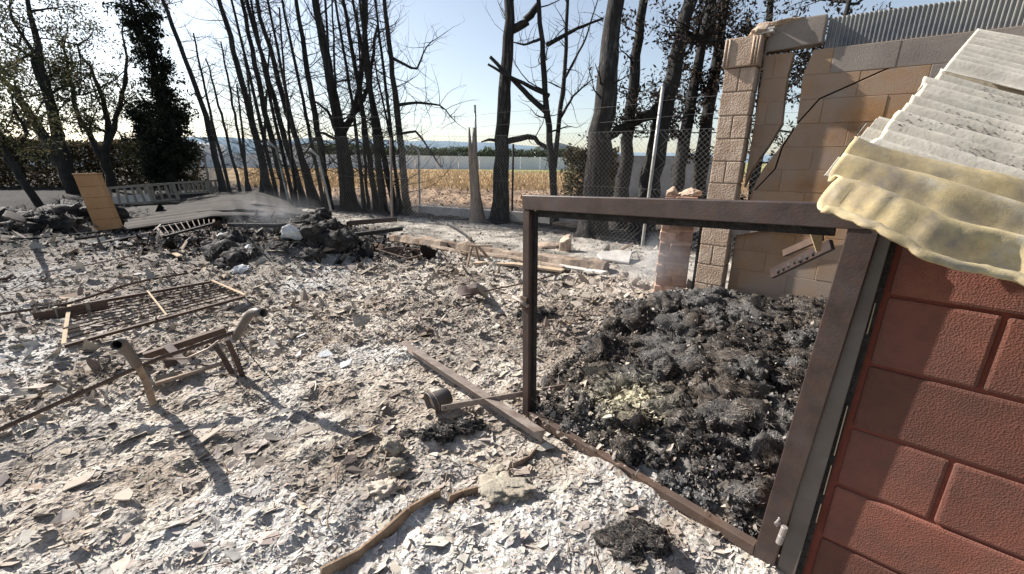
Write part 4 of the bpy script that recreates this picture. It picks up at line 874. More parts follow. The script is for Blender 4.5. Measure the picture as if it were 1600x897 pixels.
# ------------------------------------------------------------------ far left hedge, far field edge
def hedge(name, label, A, B, hgt, dep, n, col, seed, lsize=.1):
    A, B = np.array([*A, 0.]), np.array([*B, 0.]); d = unit(B - A); sd = np.array([-d[1], d[0], 0]); L = np.linalg.norm(B - A); r = np.random.default_rng(seed)
    t = thing(name, label, 'hedge', .5 * (A + B)); m = MB()
    for i in range(int(L / .35)):
        p = A + d * i * .35 + sd * r.uniform(-.1, .1); q = p + np.array([r.normal(0, .2), r.normal(0, .2), hgt * r.uniform(.7, 1.05)]); grow(m, p, unit(q - p), hgt * r.uniform(.7, 1.05), .02, r, 1, .3, 5, None, .6)
    m.build('stems', M['bark'], t, True); s = r.uniform(0, L, n); top = hgt * (.86 + .2 * fbm(s * .9, s * 0, 0, seed, 3))
    c = A + d * s[:, None] + sd * r.uniform(-dep, dep, (n, 1)); c[:, 2] = top * (1 - r.uniform(0, 1, n) ** 1.5 * 1.0)
    foliage('foliage', t, c, n, .06, lsize, col, seed); return t
hedge('dry_hedge', 'long browned hedge along the far left boundary', (-29, 19), (-15.2, 21.5), 2.05, .6, 26000, [(.10, .075, .045), (.15, .11, .065), (.06, .048, .03), (.08, .08, .04)], 500)
hedge('burnt_shrub', 'dull green burnt shrub between the slender tree and thick trunk', (1.55, 13.0), (2.9, 12.6), 1.85, .5, 5200, [(.12, .11, .05), (.08, .065, .04), (.05, .04, .03)], 520, .07)
# grey boundary wall behind right trunks
A, B = gnd(935, 305), gnd(1130, 312); m = MB(); d = unit(B - A)
t = thing('boundary_wall', 'grey boundary wall behind the right hand charred trunks', 'wall', .5 * (A + B)); n = 5
for i in range(n):
    a, b = A + (B - A) * i / n, A + (B - A) * (i + 1) / n; MB().bar(a + d * .008 + up * .85, b - d * .008 + up * .85, .16, 1.7).build('panel', M['fargrey'], t, bevel=.01)
for i in range(26):
    a = A + (B - A) * (i + .5) / 26; 
    if i % 2: MB().bar(a + up * 1.7, a + up * 2.75, .04, .04).build('railing_bar', M['black'], t)
MB().bar(A + up * 2.6, B + up * 2.6, .04, .04).build('railing_rail', M['black'], t)
# far white wall, sheds, poplars, hills
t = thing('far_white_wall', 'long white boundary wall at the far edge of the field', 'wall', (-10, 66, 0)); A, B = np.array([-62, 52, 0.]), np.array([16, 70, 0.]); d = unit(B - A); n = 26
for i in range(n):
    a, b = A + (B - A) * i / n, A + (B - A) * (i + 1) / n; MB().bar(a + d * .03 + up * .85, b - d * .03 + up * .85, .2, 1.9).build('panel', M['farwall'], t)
r = np.random.default_rng(77)
for i in range(46):
    s = i / 45; p = A + (B - A) * (.42 + .56 * s) + np.array([0, 6, 0]); hh = r.uniform(2.6, 3.3)
    t = thing('far_hedge_tree', 'small clipped tree in the row behind the far white wall', 'tree', p, 'tree row behind the far white wall'); MB().tube([p, p + up * 1.6], .07, 5).build('trunk', M['twig'], t)
    c = p + r.normal(0, 1, (260, 3)) * [.55, .3, 0]; c[:, 2] = r.uniform(1.3, hh, 260); foliage('crown', t, c, 260, .1, .28, [(.09, .12, .06), (.13, .16, .08), (.06, .08, .05)], 700 + i)
def shed(label, x, y, w, dp, h, mw):
    t = thing('far_building', label, 'building', (x, y, 0)); m = MB(); m.box((x, y, h / 2), w, dp, h); m.build('wall', M[mw], t)
    m = MB(); m.prism([(x - w / 2 - .2, y - dp / 2 - .2, h), (x + w / 2 + .2, y - dp / 2 - .2, h), (x, y - dp / 2 - .2, h + .9)], (0, dp + .4, 0)); m.build('roof', M['farroof'], t)
    for i in range(4): MB().box((x - w / 2 + w * (i + .5) / 4, y - dp / 2 - .02, h * .62), w * .12, .06, h * .25).build('window', M['glassdark'], t)
shed('small white building left of the slender forked tree', 7.2, 78, 7, 5, 3.4, 'farwall'); shed('long low white shed far beyond the left trunks', -38, 92, 24, 9, 3.2, 'farwall'); shed('pale shed far beyond behind the trunk row', -66, 84, 18, 9, 3.4, 'farwall')
hv, hf = [], []; N_ = 90
for i in range(N_ + 1):
    x = -900 + 1800 * i / N_; h = 14 + 34 * float(fbm(i * .11, 3.3, 0, 801, 4)) * math.exp(-((x + 350) / 420) ** 2); hv += [(x, 780, -5), (x, 820, h), (x, 1000, -5)]
    if i: a = 3 * i - 3; hf += [(a, a + 3, a + 4, a + 1), (a + 1, a + 4, a + 5, a + 2)]
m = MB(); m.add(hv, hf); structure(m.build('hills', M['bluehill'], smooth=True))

# ------------------------------------------------------------------ debris in the yard
def G(x, y, dz=0.0): p = gnd(x, y); p[2] = float(zg(p[0], p[1])) + dz; return p
def bent(a, b, n=6, sag=.0, wv=.0, seed=0):
    r = np.random.default_rng(seed); return [a + (b - a) * i / n + up * (-sag * math.sin(math.pi * i / n)) + r.normal(0, wv, 3) * (0 < i < n) for i in range(n + 1)]
# burnt cart frame with two elbow pipes
cl, cr = gnd(240, 632), gnd(382, 590)
def ci(x, y, k, dy=0.0): return atY(x, y, cl[1] + (cr[1] - cl[1]) * k + dy)
t = thing('burnt_cart_frame', 'burnt frame with two bent grey pipe handles standing in the ash', 'metal frame', cl)
MB().tube([cl - up * .05, ci(228, 595, 0, -.06), ci(214, 568, 0, -.12)], [.026, .026, .024], 4).build('leg', M['timber'], t)
MB().tube([cr - up * .05, ci(366, 555, 1, -.08), ci(354, 530, 1, -.14)], [.022, .022, .02], 4).build('leg', M['rust'], t)
q = gnd(370, 592); MB().tube([q - up * .04, ci(350, 560, 1, .02), ci(333, 535, 1, .05)], [.02, .02, .018], 4).build('leg', M['rust'], t)
MB().tube([gnd(276, 578) - up * .03, ci(262, 552, .4, .35)], .045, 4).build('leg', M['rust'], t)
def elbow(p):
    o = MB().tube(p, .026, 14, False).build('pipe_handle', M['pipe'], t, True); so = o.modifiers.new('wall', 'SOLIDIFY'); so.thickness = .004; so.offset = -1
    return o
elbow([ci(214, 570, 0, -.12), ci(204, 555, 0, -.18), ci(194, 541, 0, -.25), ci(190, 536, 0, -.28), ci(186, 536, 0, -.32), ci(182, 539, 0, -.36)])
elbow([ci(368, 527, 1, -.14), ci(378, 510, 1, -.19), ci(388, 494, 1, -.25), ci(393, 489, 1, -.27), ci(400, 487, 1, -.30), ci(412, 489, 1, -.34)])
MB().tube(bent(gnd(-40, 690, .06), ci(205, 578, 0, -.09), 5, .0, .004, 1) + bent(ci(215, 574, .05, -.09), ci(385, 512, 1, -.12), 5, 0, .003, 2), .013, 5).build('long_rod', M['rust'], t)
MB().bar(ci(225, 557, .2, .25), ci(352, 515, 1, .3), .05, .045).build('crossbeam', M['rust'], t, bevel=.002)
MB().bar(ci(262, 540, .4, .2), ci(290, 568, .45, .1), .05, .006).build('strap', M['paleiron'], t)
MB().bar(ci(243, 600, .1, .12), ci(350, 567, 1, .1), .03, .022).build('lower_bar', M['timber'], t, bevel=.002)
MB().tube([ci(196, 561, 0, .05), ci(240, 562, .2, .06), ci(292, 560, .5, .06), ci(325, 545, .75, .05), ci(352, 525, 1, -.12)], .007, 6).build('bent_strip', M['paleiron'], t, True)
for k, (pa, pb, pc) in enumerate((((354, 530), (366, 570), (372, 592)), ((368, 530), (372, 565), (392, 612)), ((372, 527), (400, 570), (428, 598)), ((356, 535), (360, 560), (385, 632)))):
    A, B, C = ci(*pa, 1), ci(*pb, 1, -.03), gnd(*pc) + up * .01; m = MB()
    for i in range(22):
        s = i / 22; e = (i + 1) / 22; bz = lambda s: (1 - s) ** 2 * A + 2 * s * (1 - s) * B + s * s * C
        m.bar(bz(s), bz(e) - (bz(e) - bz(s)) * .25, .008 if i % 2 else .003, .003 if i % 2 else .008)
    m.build('chain', M['black'], t)
# bed frame / grid lying flat
def grid(name, label, corners, nsl, ncr, rail, material, slat, dz=.05, alongAB=True, partial=None, slatm=None):
    A, B, C, D = [G(x, y, dz) for x, y in corners]; zz = max(p[2] for p in (A, B, C, D)) if False else None
    t = thing(name, label, 'metal grid', A)
    for a, b in ((A, B), (D, C)): MB().angle(a, b, rail, rail, .004).build('rail', M[material], t)
    for a, b in ((A, D), (B, C)): MB().bar(a, b, rail * .8, .01).build('end_bar', M[slatm or material], t)
    for i in range(nsl):
        k = (i + 1) / (nsl + 1); MB().tube(bent(A + (D - A) * k, B + (C - B) * k, 5, .004, .004, i), slat, 5).build('slat', M[material], t)
    for i in range(ncr):
        k = (i + 1) / (ncr + 1); MB().bar(A + (B - A) * k + up * .008, D + (C - D) * k + up * .008, .016, .006).build('cross_bar', M[slatm or material], t)
    return t
grid('burnt_bed_grid', 'large rusty slatted bed grid lying flat in the ash', [(112, 488), (332, 446), (385, 474), (102, 546)], 9, 1, .035, 'rust', .006, .05, slatm='board')
grid('ladder_grid', 'dark ladder shaped grid lying before the burnt roof sheets', [(247, 366), (338, 357), (337, 364), (258, 383)], 0, 9, .05, 'black', .01, .12, slatm='rust')
grid('small_grid', 'small brown grid panel right of the long charred bale', [(588, 398), (620, 391), (676, 402), (636, 412)], 9, 0, .035, 'rust', .008, .08)
t = thing('burnt_tray', 'small burnt metal tray by the left end of the bed grid', 'tray', G(95, 498)); A, B = G(92, 500, .03), G(140, 492, .03)
MB().box(.5 * (A + B), .34, .16, .01, B - A, (.6, .8, 0)).build('bottom', M['black'], t)
for s in (-1, 1): MB().box(.5 * (A + B) + unit([.6, .8, 0]) * .08 * s + up * .04, .34, .008, .09, B - A, (.6, .8, 0)).build('side', M['rust'], t)
for p in (A, B): MB().box(p + up * .05, .03, .03, .11).build('corner_post', M['cage'], t)
# loose rods, bars, planks
def rod(name, label, cat, pts, rad, material, n=6, dz=.02, flat=None):
    P = [G(*p[:2], dz + (p[2] if len(p) > 2 else 0)) for p in pts]; W = wob(P, 8, rad * .3, len(label))
    if name == 'fallen_timber': return tag(MB().tube(wob(P, 26, flat[0] * .07, len(label)), [flat[0] * (.48 + .16 * random.random()) for _ in range(27)], 7, True, .16).build(name, M[material]), label, cat)
    if flat: 
        m = MB(); 
        for a, b in zip(P[:-1], P[1:]): m.bar(a, b, flat[0], flat[1])
        return tag(m.build(name, M[material], bevel=.003), label, cat)
    return tag(MB().tube(W, rad, n).build(name, M[material], smooth=True), label, cat)
rod('thin_rod', 'long thin black rod crossing behind the gate post', 'rod', [(722, 477), (820, 452), (898, 426)], .009, 'rust', dz=.05)
rod('long_bar', 'long rusty bar lying behind the bed grid', 'bar', [(0, 504), (110, 482), (210, 450), (295, 434)], .014, 'rust', 5, .04)
rod('long_bar', 'thin pale bar lying across the ash left of the ladder grid', 'bar', [(70, 428), (150, 415), (232, 398)], .012, 'paleiron', 5, .03)
rod('long_bar', 'dark bar on the ash right of the orange panel foot', 'bar', [(118, 378), (165, 372), (195, 361)], .025, 'black', 5, .04)
rod('long_bar', 'light bar on the ash below the orange panel', 'bar', [(135, 386), (195, 377), (245, 370)], .02, 'paleiron', 5, .03)
rod('long_bar', 'dark bar lying low at the left picture edge', 'bar', [(-20, 440), (10, 435), (22, 432)], .02, 'rust', 5, .03)
rod('long_bar', 'long dark beam lying on the ash in front of the roof sheets', 'bar', [(-10, 378), (60, 374), (160, 366)], .022, 'black', 5, .03)
rod('steel_beam', 'dark steel beam lying right of the long charred bale', 'beam', [(545, 372), (620, 357)], .03, 'frame', 4, .14, flat=(.06, .09))
rod('steel_beam', 'second charred beam below the dark steel beam', 'beam', [(548, 380), (628, 368)], .03, 'black', 4, .08, flat=(.1, .07))
rod('steel_beam', 'straight black beam along the back of the charred bales', 'beam', [(360, 372), (440, 373), (500, 376)], .03, 'black', 4, .2, flat=(.06, .07))
rod('fallen_timber', 'long half buried charred timber bordering the sand', 'timber', [(612, 374), (690, 386), (760, 397), (850, 414), (946, 428)], .06, 'timber', 6, .04, flat=(.2, .14))
rod('fallen_timber', 'thin brown timber in front of the buried timber', 'timber', [(640, 378), (730, 398), (800, 410), (880, 428)], .05, 'timber', 6, .03, flat=(.07, .09))
rod('pale_plank', 'pale plank lying behind the gate post', 'plank', [(742, 414), (805, 420), (880, 431)], .03, 'board', 6, .05, flat=(.12, .03))
rod('pale_plank', 'short curved pale plank right of the gate post', 'plank', [(872, 424), (915, 430), (945, 438)], .03, 'concrete', 6, .07, flat=(.12, .03))
rod('pale_plank', 'small pale plank by the ladder grid corner', 'plank', [(258, 392), (283, 406)], .03, 'board', 6, .04, flat=(.07, .02))
rod('broken_board', 'pale tan board edge snaking through the ash at bottom', 'board', [(500, 905), (560, 862), (600, 835), (640, 806), (688, 778)], .02, 'burnboard', 6, .0, flat=(.016, .085))
rod('broken_board', 'short tan board edge right of the long snaking one', 'board', [(702, 785), (722, 776), (746, 768)], .02, 'burnboard', 6, .0, flat=(.016, .085))
rod('broken_board', 'dark board edge leading up to the gate corner', 'board', [(800, 735), (826, 715), (848, 690)], .02, 'timber', 6, .0, flat=(.012, .05))
# arching hose and little trestle
a = G(762, 420); t = tag(MB().tube([G(690, 345), atY(712, 356, 8.7), atY(730, 368, 8.0), atY(742, 384, 7.3), atY(750, 402, 6.6), a], .016, 6).build('arched_hose', M['black'], smooth=True), 'thin black hose arching over the buried timber', 'hose')
t = thing('small_trestle', 'small charred trestle under the arched hose', 'trestle', G(735, 412)); Y0 = G(735, 412)[1]
for (x0, y0, x1, y1) in ((729, 420, 737, 385), (749, 408, 743, 384), (770, 410, 748, 386)): MB().tube([G(x0, y0, -.02), atY(x1, y1, Y0)], .02, 5).build('leg', M['timber'], t)
MB().bar(atY(735, 384, Y0), atY(770, 384, Y0), .04, .02).build('top_bar', M['timber'], t)
# angle iron, flat bar, bucket
A, B = G(640, 556, .07), gnd(852, 672, .09); tag(MB().angle(A, B, .085, .07, .004, (0, .45, .9)).build('angle_iron', M['paleiron']), 'long pale steel angle lying across the ash towards the gate', 'angle iron')
A, B = gnd(690, 638, .11), gnd(882, 604, .10); t = thing('flat_bar', 'flat drilled steel bar resting over the angle iron', 'flat bar', A); MB().bar(A, B, .008, .036).build('bar', M['paleiron'], t, bevel=.0015)
c = A + (B - A) * .03 + np.array([0, -.005, 0]); MB().tube([c, c + np.array([0, -.003, 0])], .005, 8).build('bolt_hole', M['black'], t)
bc = gnd(672, 632, .075); bd = unit([.72, .55, .12]); t = thing('old_bucket', 'dented burnt bucket lying on its side by the flat bar', 'bucket', bc - up * .07)
MB().tube([bc, bc + bd * .004, bc + bd * .05, bc + bd * .13], [.072, .070, .062, .05], 22, False).build('body', M['pipe'], t, True).modifiers.new('w', 'SOLIDIFY').thickness = .002
pr = []; sdv = unit(np.cross(bd, up)); nv = np.cross(sdv, bd)
for i in range(25): an = 2 * math.pi * i / 24; pr.append(bc + sdv * math.cos(an) * .073 + nv * math.sin(an) * .073)
MB().tube(pr, .004, 6, False).build('rim', M['pipe'], t, True)
MB().tube([bc + bd * .025, bc + bd * .03], .066, 22).build('ash_fill', M['stone'], t)
# sheet scraps, stones, chunks
def shard(name, label, cat, px, py, size, material, seed, tilt=(0, 0), thick=.012, dz=.0, nv=9, rotz=0):
    r = np.random.default_rng(seed); c = G(px, py, dz); an = np.sort(r.uniform(0, 6.28, nv)); ra = r.uniform(.7, 1.1, nv); P = []
    for a, q in zip(an, ra):
        x, y = size[0] * q * math.cos(a), size[1] * q * math.sin(a); x, y = x * math.cos(rotz) - y * math.sin(rotz), x * math.sin(rotz) + y * math.cos(rotz)
        P.append(c + np.array([x, y, x * tilt[0] + y * tilt[1]]))
    return tag(MB().prism(P, (0, 0, thick)).build(name, M[material], bevel=thick * .3), label, cat)
CRUMPLED = True
rock('white_chunk', 'large pale calcined chunk leaning on the long charred bale', 'chunk', G(462, 404, .06), (.19, .1, .15), M['white'], 31, facet=8, rough=.5, base=ICO4, freq=2.4)
rock('white_chunk', 'pale grey chunk in front of the hollow black bale', 'chunk', G(388, 410, .05), (.11, .08, .10), M['white'], 32, facet=7, rough=.9, freq=3, base=ICO4)
rock('white_chunk', 'low pale chunk at the foot of the hollow black bale', 'chunk', G(378, 428, .02), (.12, .09, .06), M['white'], 33, facet=7, rough=.9, freq=3, base=ICO4)
rock('white_chunk', 'pale rounded chunk on top of the hollow black bale', 'chunk', G(362, 396, .22), (.14, .1, .07), M['white'], 34, facet=5, rough=.9, freq=3, base=ICO4)
rock('white_chunk', 'tan splintered chunk at left end of the hollow black bale', 'chunk', G(337, 398, .12), (.08, .05, .15), M['stone'], 35, facet=6, rough=.9, freq=3, base=ICO4)
rock('stone_block', 'upright brown stone block standing on the sand', 'stone', G(884, 396, .10), (.14, .12, .17), M['stone'], 41, facet=9, rough=.55, freq=2.4, base=ICO4)
rock('stone_block', 'flat pale stone lying left of the upright stone', 'stone', G(852, 390, .02), (.24, .13, .06), M['stone'], 42, facet=7, rough=.6, freq=2.6, base=ICO4)
rock('curved_tile', 'curved reddish bark slab below the thickest trunk', 'slab', G(883, 362, .12), (.34, .1, .08), M['timber'], 43, facet=5, rough=.6, freq=2.2, base=ICO4)
shard('concrete_slab', 'flat tilted concrete slab on the sand left of the brick pillar', 'slab', 965, 412, (.36, .28), 'concrete', 3, (.0, .22), .035, .05, 7)
shard('dark_tile', 'dark tile shard leaning behind the concrete slab', 'tile', 978, 396, (.12, .08), 'rust', 4, (.6, .1), .02, .05, 6)
rock('plaster_chunk', 'round greenish plaster chunk near the board edge', 'chunk', G(612, 712, .02), (.055, .045, .04), M['greench'], 51, rough=.8, freq=3, base=ICO4)
rock('plaster_chunk', 'lower grey green plaster chunk below the round one', 'chunk', G(620, 735, .01), (.05, .04, .03), M['greench'], 52, rough=.9, freq=3.2, base=ICO4)
rock('plaster_chunk', 'crumbly pale lump left of the short tan board', 'chunk', G(600, 770, .005), (.06, .045, .028), M['ashplate'], 53, rough=1.0, freq=3.5, base=ICO4)
rock('plaster_plate', 'large crusty greenish plaster plate right of the short board', 'plate', G(790, 772, .015), (.10, .08, .022), M['greench'], 57, rough=1.0, freq=2.6, base=ICO4, facet=3)
rock('plaster_plate', 'smaller plaster plate above the large greenish one', 'plate', G(778, 742, .012), (.06, .04, .018), M['greench'], 58, rough=1.0, freq=2.6, base=ICO4, facet=3)
for i, (px, py, sx, sy, lb) in enumerate(((470, 528, .05, .022, 'white broken board piece right of the pipe handle'), (452, 535, .02, .02, 'small white chip beside the white board piece'), (468, 555, .03, .04, 'pinkish ash plate below the white board piece'), (480, 680, .09, .035, 'long pale ash plate below the frame shadow'), (200, 790, .06, .04, 'pale ash plate at lower left of the yard'), (510, 560, .06, .05, 'curled white ash plate right of the pinkish one'), (540, 570, .05, .06, 'second curled white ash plate further right'), (340, 690, .09, .05, 'broad beige ash plate beside the frame leg shadow'), (130, 760, .08, .05, 'broad grey ash plate at far lower left'))):
    shard('ash_plate', lb, 'ash plate', px, py, (sx, sy), 'white' if 'white' in lb else 'ashplate', 60 + i, (random.uniform(-.3, .3), random.uniform(.1, .5)), .006, .02, 8, random.uniform(-.6, .6))
for i, (px, py, s) in enumerate(((905, 462, .10), (925, 455, .09), (940, 468, .10), (890, 452, .09), (915, 475, .11), (950, 478, .09), (880, 470, .08), (935, 445, .08), (960, 462, .07), (900, 488, .09))):
    shard('tan_flake_plate', 'tan curled ash plate in the pile behind the gate post', 'ash plate', px, py, (s * .7, s * .5), 'ashplate', 80 + i, (random.uniform(-.3, .3), random.uniform(.1, .6)), .008, .06 + .02 * (i % 3), 9, i)['group'] = 'tan ash plates behind the gate post'
rock('clay_lump', 'orange clay lump at the foot of the red wall', 'lump', jp(.07, .0, .08), (.04, .03, .03), M['brick'], 55, rough=.4)
# ------------------------------------------------------------------ left: orange panel, cages, burnt sheets
a = G(160, 362); Y0 = a[1]; t = thing('orange_panel', 'leaning scorched orange block panel standing at left', 'panel', a)
BL, BRt, TR, TL = atY(150, 362, Y0), atY(187, 357, Y0), atY(152, 273, Y0 + .0), atY(114, 274, Y0)
for i in range(5):
    k0, k1 = i / 5 + .0015, (i + 1) / 5 - .0015; P = [BL + (TL - BL) * k0, BRt + (TR - BRt) * k0, BRt + (TR - BRt) * k1, BL + (TL - BL) * k1]
    MB().prism(P, (.02, .08, 0)).build('block', M['orange'], t, bevel=.004)
m = MB(); m.prism([TL + np.array([-.01, -.01, .004]), TR + np.array([.01, -.01, .004]), TR + np.array([.01, -.01, .035]), TL + np.array([-.01, -.01, .035])], (.02, .1, 0)); m.build('coping', M['orange'], t, bevel=.005)
def cage(label, bl, br, tl, tr, nb, dY):
    a = gnd(*bl); t = thing('pale_cage', label, 'cage', a, 'pale cages under the trees'); Y0 = a[1]; q = [atY(*p, Y0) for p in (bl, br, tr, tl)]; bk = np.array([.1, dY, 0])
    for off in (0 * bk, bk):
        for i in range(4): MB().bar(q[i] + off, q[(i + 1) % 4] + off, .07, .07).build('frame_bar', M['cage'], t)
        for i in range(1, nb): k = i / nb; MB().bar(q[0] + (q[1] - q[0]) * k + off, q[3] + (q[2] - q[3]) * k + off, .05, .05).build('bar', M['cage'], t)
    for p in q: MB().bar(p, p + bk, .05, .05).build('side_bar', M['cage'], t)
    return t, q
t_, q = cage('pale framed cage with grey panel right of the orange panel', (175, 320), (240, 316), (171, 294), (228, 289), 5, .9)
MB().prism([q[0], q[1], .5 * (q[1] + q[2]), .5 * (q[0] + q[3])], (0, .04, 0)).build('side_panel', M['concrete'], t_)
cage('pale barred cage nearer the trunk row, right of the other', (262, 304), (326, 300), (257, 287), (322, 283), 9, .9)
def sheetm(name, label, grid_px, material, thick=.02, sub=6, wv=.03, seed=0, ribs=0):
    # grid_px rows of (x, y, height): bent sheet lying on supports
    Pn = np.array([[gnd(x, y, z) for x, y, z in row] for row in grid_px]); nr, nc = Pn.shape[:2]; R_, C_ = (nr - 1) * sub + 1, (nc - 1) * sub + 1; V = np.zeros((R_, C_, 3))
    for i in range(R_):
        for j in range(C_):
            a, b = i / sub, j / sub; i0, j0 = min(int(a), nr - 2), min(int(b), nc - 2); u, v = a - i0, b - j0
            u, v = u * u * (3 - 2 * u) * .5 + u * .5, v * v * (3 - 2 * v) * .5 + v * .5
            V[i, j] = (Pn[i0, j0] * (1 - u) + Pn[i0 + 1, j0] * u) * (1 - v) + (Pn[i0, j0 + 1] * (1 - u) + Pn[i0 + 1, j0 + 1] * u) * v
    V[..., 2] += wv * (fbm(V[..., 0] * 1.2, V[..., 1] * 1.2, 0, seed, 3) - .5) * 2
    if ribs:
        kk = np.linspace(0, 1, R_)[:, None]; V[..., 2] += .03 * np.sin(kk * ribs * 6.283)
    n = C_; idx = np.arange(R_ * C_).reshape(R_, C_); f = [tuple(q) for q in np.stack([idx[:-1, :-1], idx[:-1, 1:], idx[1:, 1:], idx[1:, :-1]], -1).reshape(-1, 4)]
    m = MB(); m.v = [tuple(p) for p in V.reshape(-1, 3)]; m.f = f; o = m.build(name, M[material], smooth=True); s = o.modifiers.new('thick', 'SOLIDIFY'); s.thickness = thick
    return tag(o, label, 'roof sheet', 'burnt metal sheets at the back of the yard')
sheetm('burnt_roof_sheet', 'bent dark roof sheet humped up before the trunk row', [[(285, 312, .1), (345, 302, .36), (400, 299, .42), (452, 316, .12)], [(268, 336, .05), (340, 319, .34), (400, 318, .40), (470, 330, .08)]], 'sheet', seed=1, ribs=5, sub=14)
sheetm('burnt_roof_sheet', 'long buckled dark sheet lying from orange panel to the right', [[(175, 325, .12), (270, 322, .22), (360, 312, .4), (470, 328, .2)], [(180, 342, .15), (280, 333, .25), (370, 325, .42), (500, 338, .12)]], 'sheet', seed=2, sub=12, ribs=3)
sheetm('burnt_roof_sheet', 'pale edged sheet lying lowest behind the ash bank', [[(182, 346, .1), (260, 338, .2), (330, 328, .32), (440, 333, .25)], [(195, 360, .05), (250, 352, .12), (330, 338, .3), (450, 340, .2)]], 'palesheet', seed=3, sub=12, ribs=3)
sheetm('burnt_roof_sheet', 'pale curled sheet with lifted end at the left edge', [[(8, 330, .55), (40, 338, .25), (100, 332, .12), (160, 333, .1)], [(2, 340, .75), (40, 350, .25), (90, 350, .1), (150, 344, .05)]], 'palesheet', seed=4, sub=10)
sheetm('burnt_roof_sheet', 'second pale sheet flat on the ground at left', [[(60, 345, .1), (110, 350, .08), (150, 342, .1)], [(70, 358, .06), (115, 360, .04), (150, 352, .06)]], 'palesheet', seed=5, sub=8)
sheetm('burnt_roof_sheet', 'light sheet corner poking in at the left edge', [[(-40, 366, .05), (0, 366, .08), (25, 368, .05)], [(-40, 376, .05), (0, 378, .05), (30, 374, .03)]], 'palesheet', seed=6, sub=6)
o = sheetm('crumpled_sheet', 'crumpled dark sheet metal scrap left of the gate post', [[(716, 452, .02), (728, 446, .16), (745, 442, .2), (758, 448, .04)], [(714, 462, .0), (730, 452, .12), (744, 450, .30), (762, 458, .06)], [(722, 472, .0), (736, 464, .05), (748, 460, .16), (764, 468, .0)]], 'frame', .006, 6, .05, 17); o['category'] = 'sheet metal'; del o['group']
for i, (px, py, s, lb) in enumerate(((30, 352, .5, 'black charred mound under the curled sheet'), (68, 362, .35, 'round black lump right of the curled sheet mound'), (125, 352, .45, 'dark charred mound left of the orange panel'))):
    p = G(px, py); strawheap('charred_mound', [((p[0] + a, p[1] + b, p[2] + .05), (s, s * .8, s * .6)) for a, b in ((0, 0), (.35, .1), (-.3, .1))], 1500, lb, 'mound', drkcol, 600 + 10 * i, slen=(.08, .2), wid=(.005, .01))
# small uncountable sticks and rods across the ash bank
m = MB(); r = np.random.default_rng(90)
for i in range(520):
    a = np.radians(r.uniform(-58, 30)); d = np.exp(r.uniform(np.log(1.3), np.log(10))); x, y = d * math.sin(a), d * math.cos(a)
    if sdpoly(np.array(x), np.array(y), SANDPOLY) > -.1: continue
    L = r.uniform(.04, .22) * (d / 3) ** .5; an = r.uniform(0, 3.14); z = float(zg(x, y)) + .012; e = np.array([math.cos(an) * L, math.sin(an) * L, r.normal(0, .15) * L]); p = np.array([x, y, z]); m.tube([p - e * .5, p + r.normal(0, .01, 3), p + e * .5], r.uniform(.0015, .004) * (d / 2.5) ** .6, 4, False)
tag(m.build('charred_sticks', M['timber']), 'charred twigs and splinters scattered over the ash', 'sticks', kind='stuff')
# charred rubble crumbs on the burnt bank around the bales
def bankpos(r, n):
    k = r.integers(0, 6, n); cx = np.array([-6.2, -4.6, -3.6, -5.4, -2.6, -7.5])[k]; cy = np.array([9.3, 8.2, 7.2, 7.2, 6.8, 9.2])[k]; x = cx + r.normal(0, .75, n); y = cy + r.normal(0, .45, n); ok = sdpoly(x, y, SANDPOLY) < 0; return x[ok], y[ok]
o = flakes('charred_rubble', 9000, bankpos, lambda r, x, y: np.clip(.035 * np.exp(r.normal(0, .6, len(x))), .012, .16), lambda r, x, y: np.array([[.02, .018, .017], [.05, .045, .042], [.10, .09, .085], [.26, .24, .22], [.16, .11, .08]])[r.choice(5, len(x), p=[.4, .27, .18, .08, .07])] * r.uniform(.6, 1.3, (len(x), 1)), .55, M['flake'], seed=18, nv=6, curl=.4, thick=.8, lift=.7)
tag(o, 'black charred rubble crumbs on the bank around the bales', 'rubble', kind='stuff')
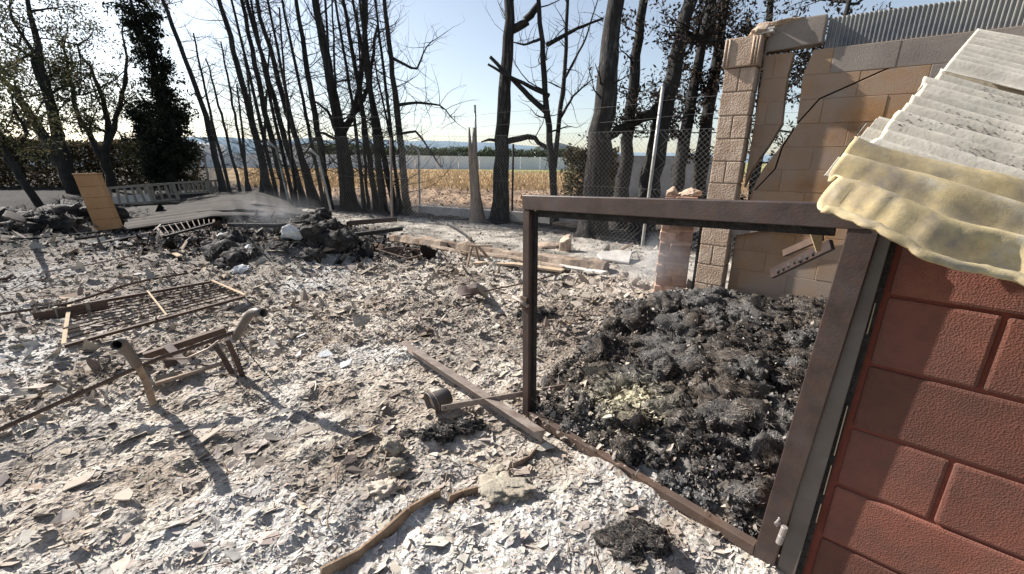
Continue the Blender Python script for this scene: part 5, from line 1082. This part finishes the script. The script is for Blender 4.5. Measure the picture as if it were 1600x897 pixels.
# ------------------------------------------------------------------ smoke
def smoke(c, size, dens, seed, label):
    m = MB(); m.box(c, *size); o = m.build('smoke', None); o.data.materials.clear()
    mt = bpy.data.materials.new('smoke'); mt.use_nodes = True; N = mt.node_tree.nodes; L = mt.node_tree.links; N.remove(N['Principled BSDF'])
    v = N.new('ShaderNodeVolumePrincipled'); v.inputs['Color'].default_value = (.86, .89, .95, 1); v.inputs['Anisotropy'].default_value = .3
    tc = N.new('ShaderNodeTexCoord'); mp = N.new('ShaderNodeMapping'); mp.inputs['Location'].default_value = (-1, -1, -1); mp.inputs['Scale'].default_value = (2, 2, 2); L.new(tc.outputs['Generated'], mp.inputs[0])
    ln = N.new('ShaderNodeVectorMath'); ln.operation = 'LENGTH'; L.new(mp.outputs[0], ln.inputs[0])
    fo = N.new('ShaderNodeMapRange'); fo.inputs['From Min'].default_value = 1.0; fo.inputs['From Max'].default_value = .25; L.new(ln.outputs['Value'], fo.inputs['Value'])
    nz = N.new('ShaderNodeTexNoise'); nz.inputs['Scale'].default_value = 2.6; nz.inputs['Detail'].default_value = 4; nz.inputs['Distortion'].default_value = .9; mp2 = N.new('ShaderNodeMapping'); mp2.inputs['Location'].default_value = (seed, 0, 0); mp2.inputs['Scale'].default_value = (1, 1, .55)
    L.new(tc.outputs['Object'], mp2.inputs[0]); L.new(mp2.outputs[0], nz.inputs['Vector']); r2 = N.new('ShaderNodeMapRange'); r2.inputs['From Min'].default_value = .42; r2.inputs['From Max'].default_value = .72; L.new(nz.outputs['Fac'], r2.inputs['Value'])
    a = N.new('ShaderNodeMath'); a.operation = 'MULTIPLY'; L.new(fo.outputs[0], a.inputs[0]); L.new(r2.outputs[0], a.inputs[1]); b = N.new('ShaderNodeMath'); b.operation = 'MULTIPLY'; b.inputs[1].default_value = dens; L.new(a.outputs[0], b.inputs[0])
    L.new(b.outputs[0], v.inputs['Density']); L.new(v.outputs[0], N['Material Output'].inputs['Volume']); o.data.materials.append(mt); return tag(o, label, 'smoke', kind='stuff')
smoke((1.3, 4.3, .5), (1.5, 1.0, .7), 1.1, 3.1, 'thin drifting smoke over the heap by the brick pillar')
p = gnd(430, 370); smoke((p[0], p[1], .5), (2.0, 1.4, .8), .45, 8.4, 'blue wisp of smoke over the ash bank at the bales')
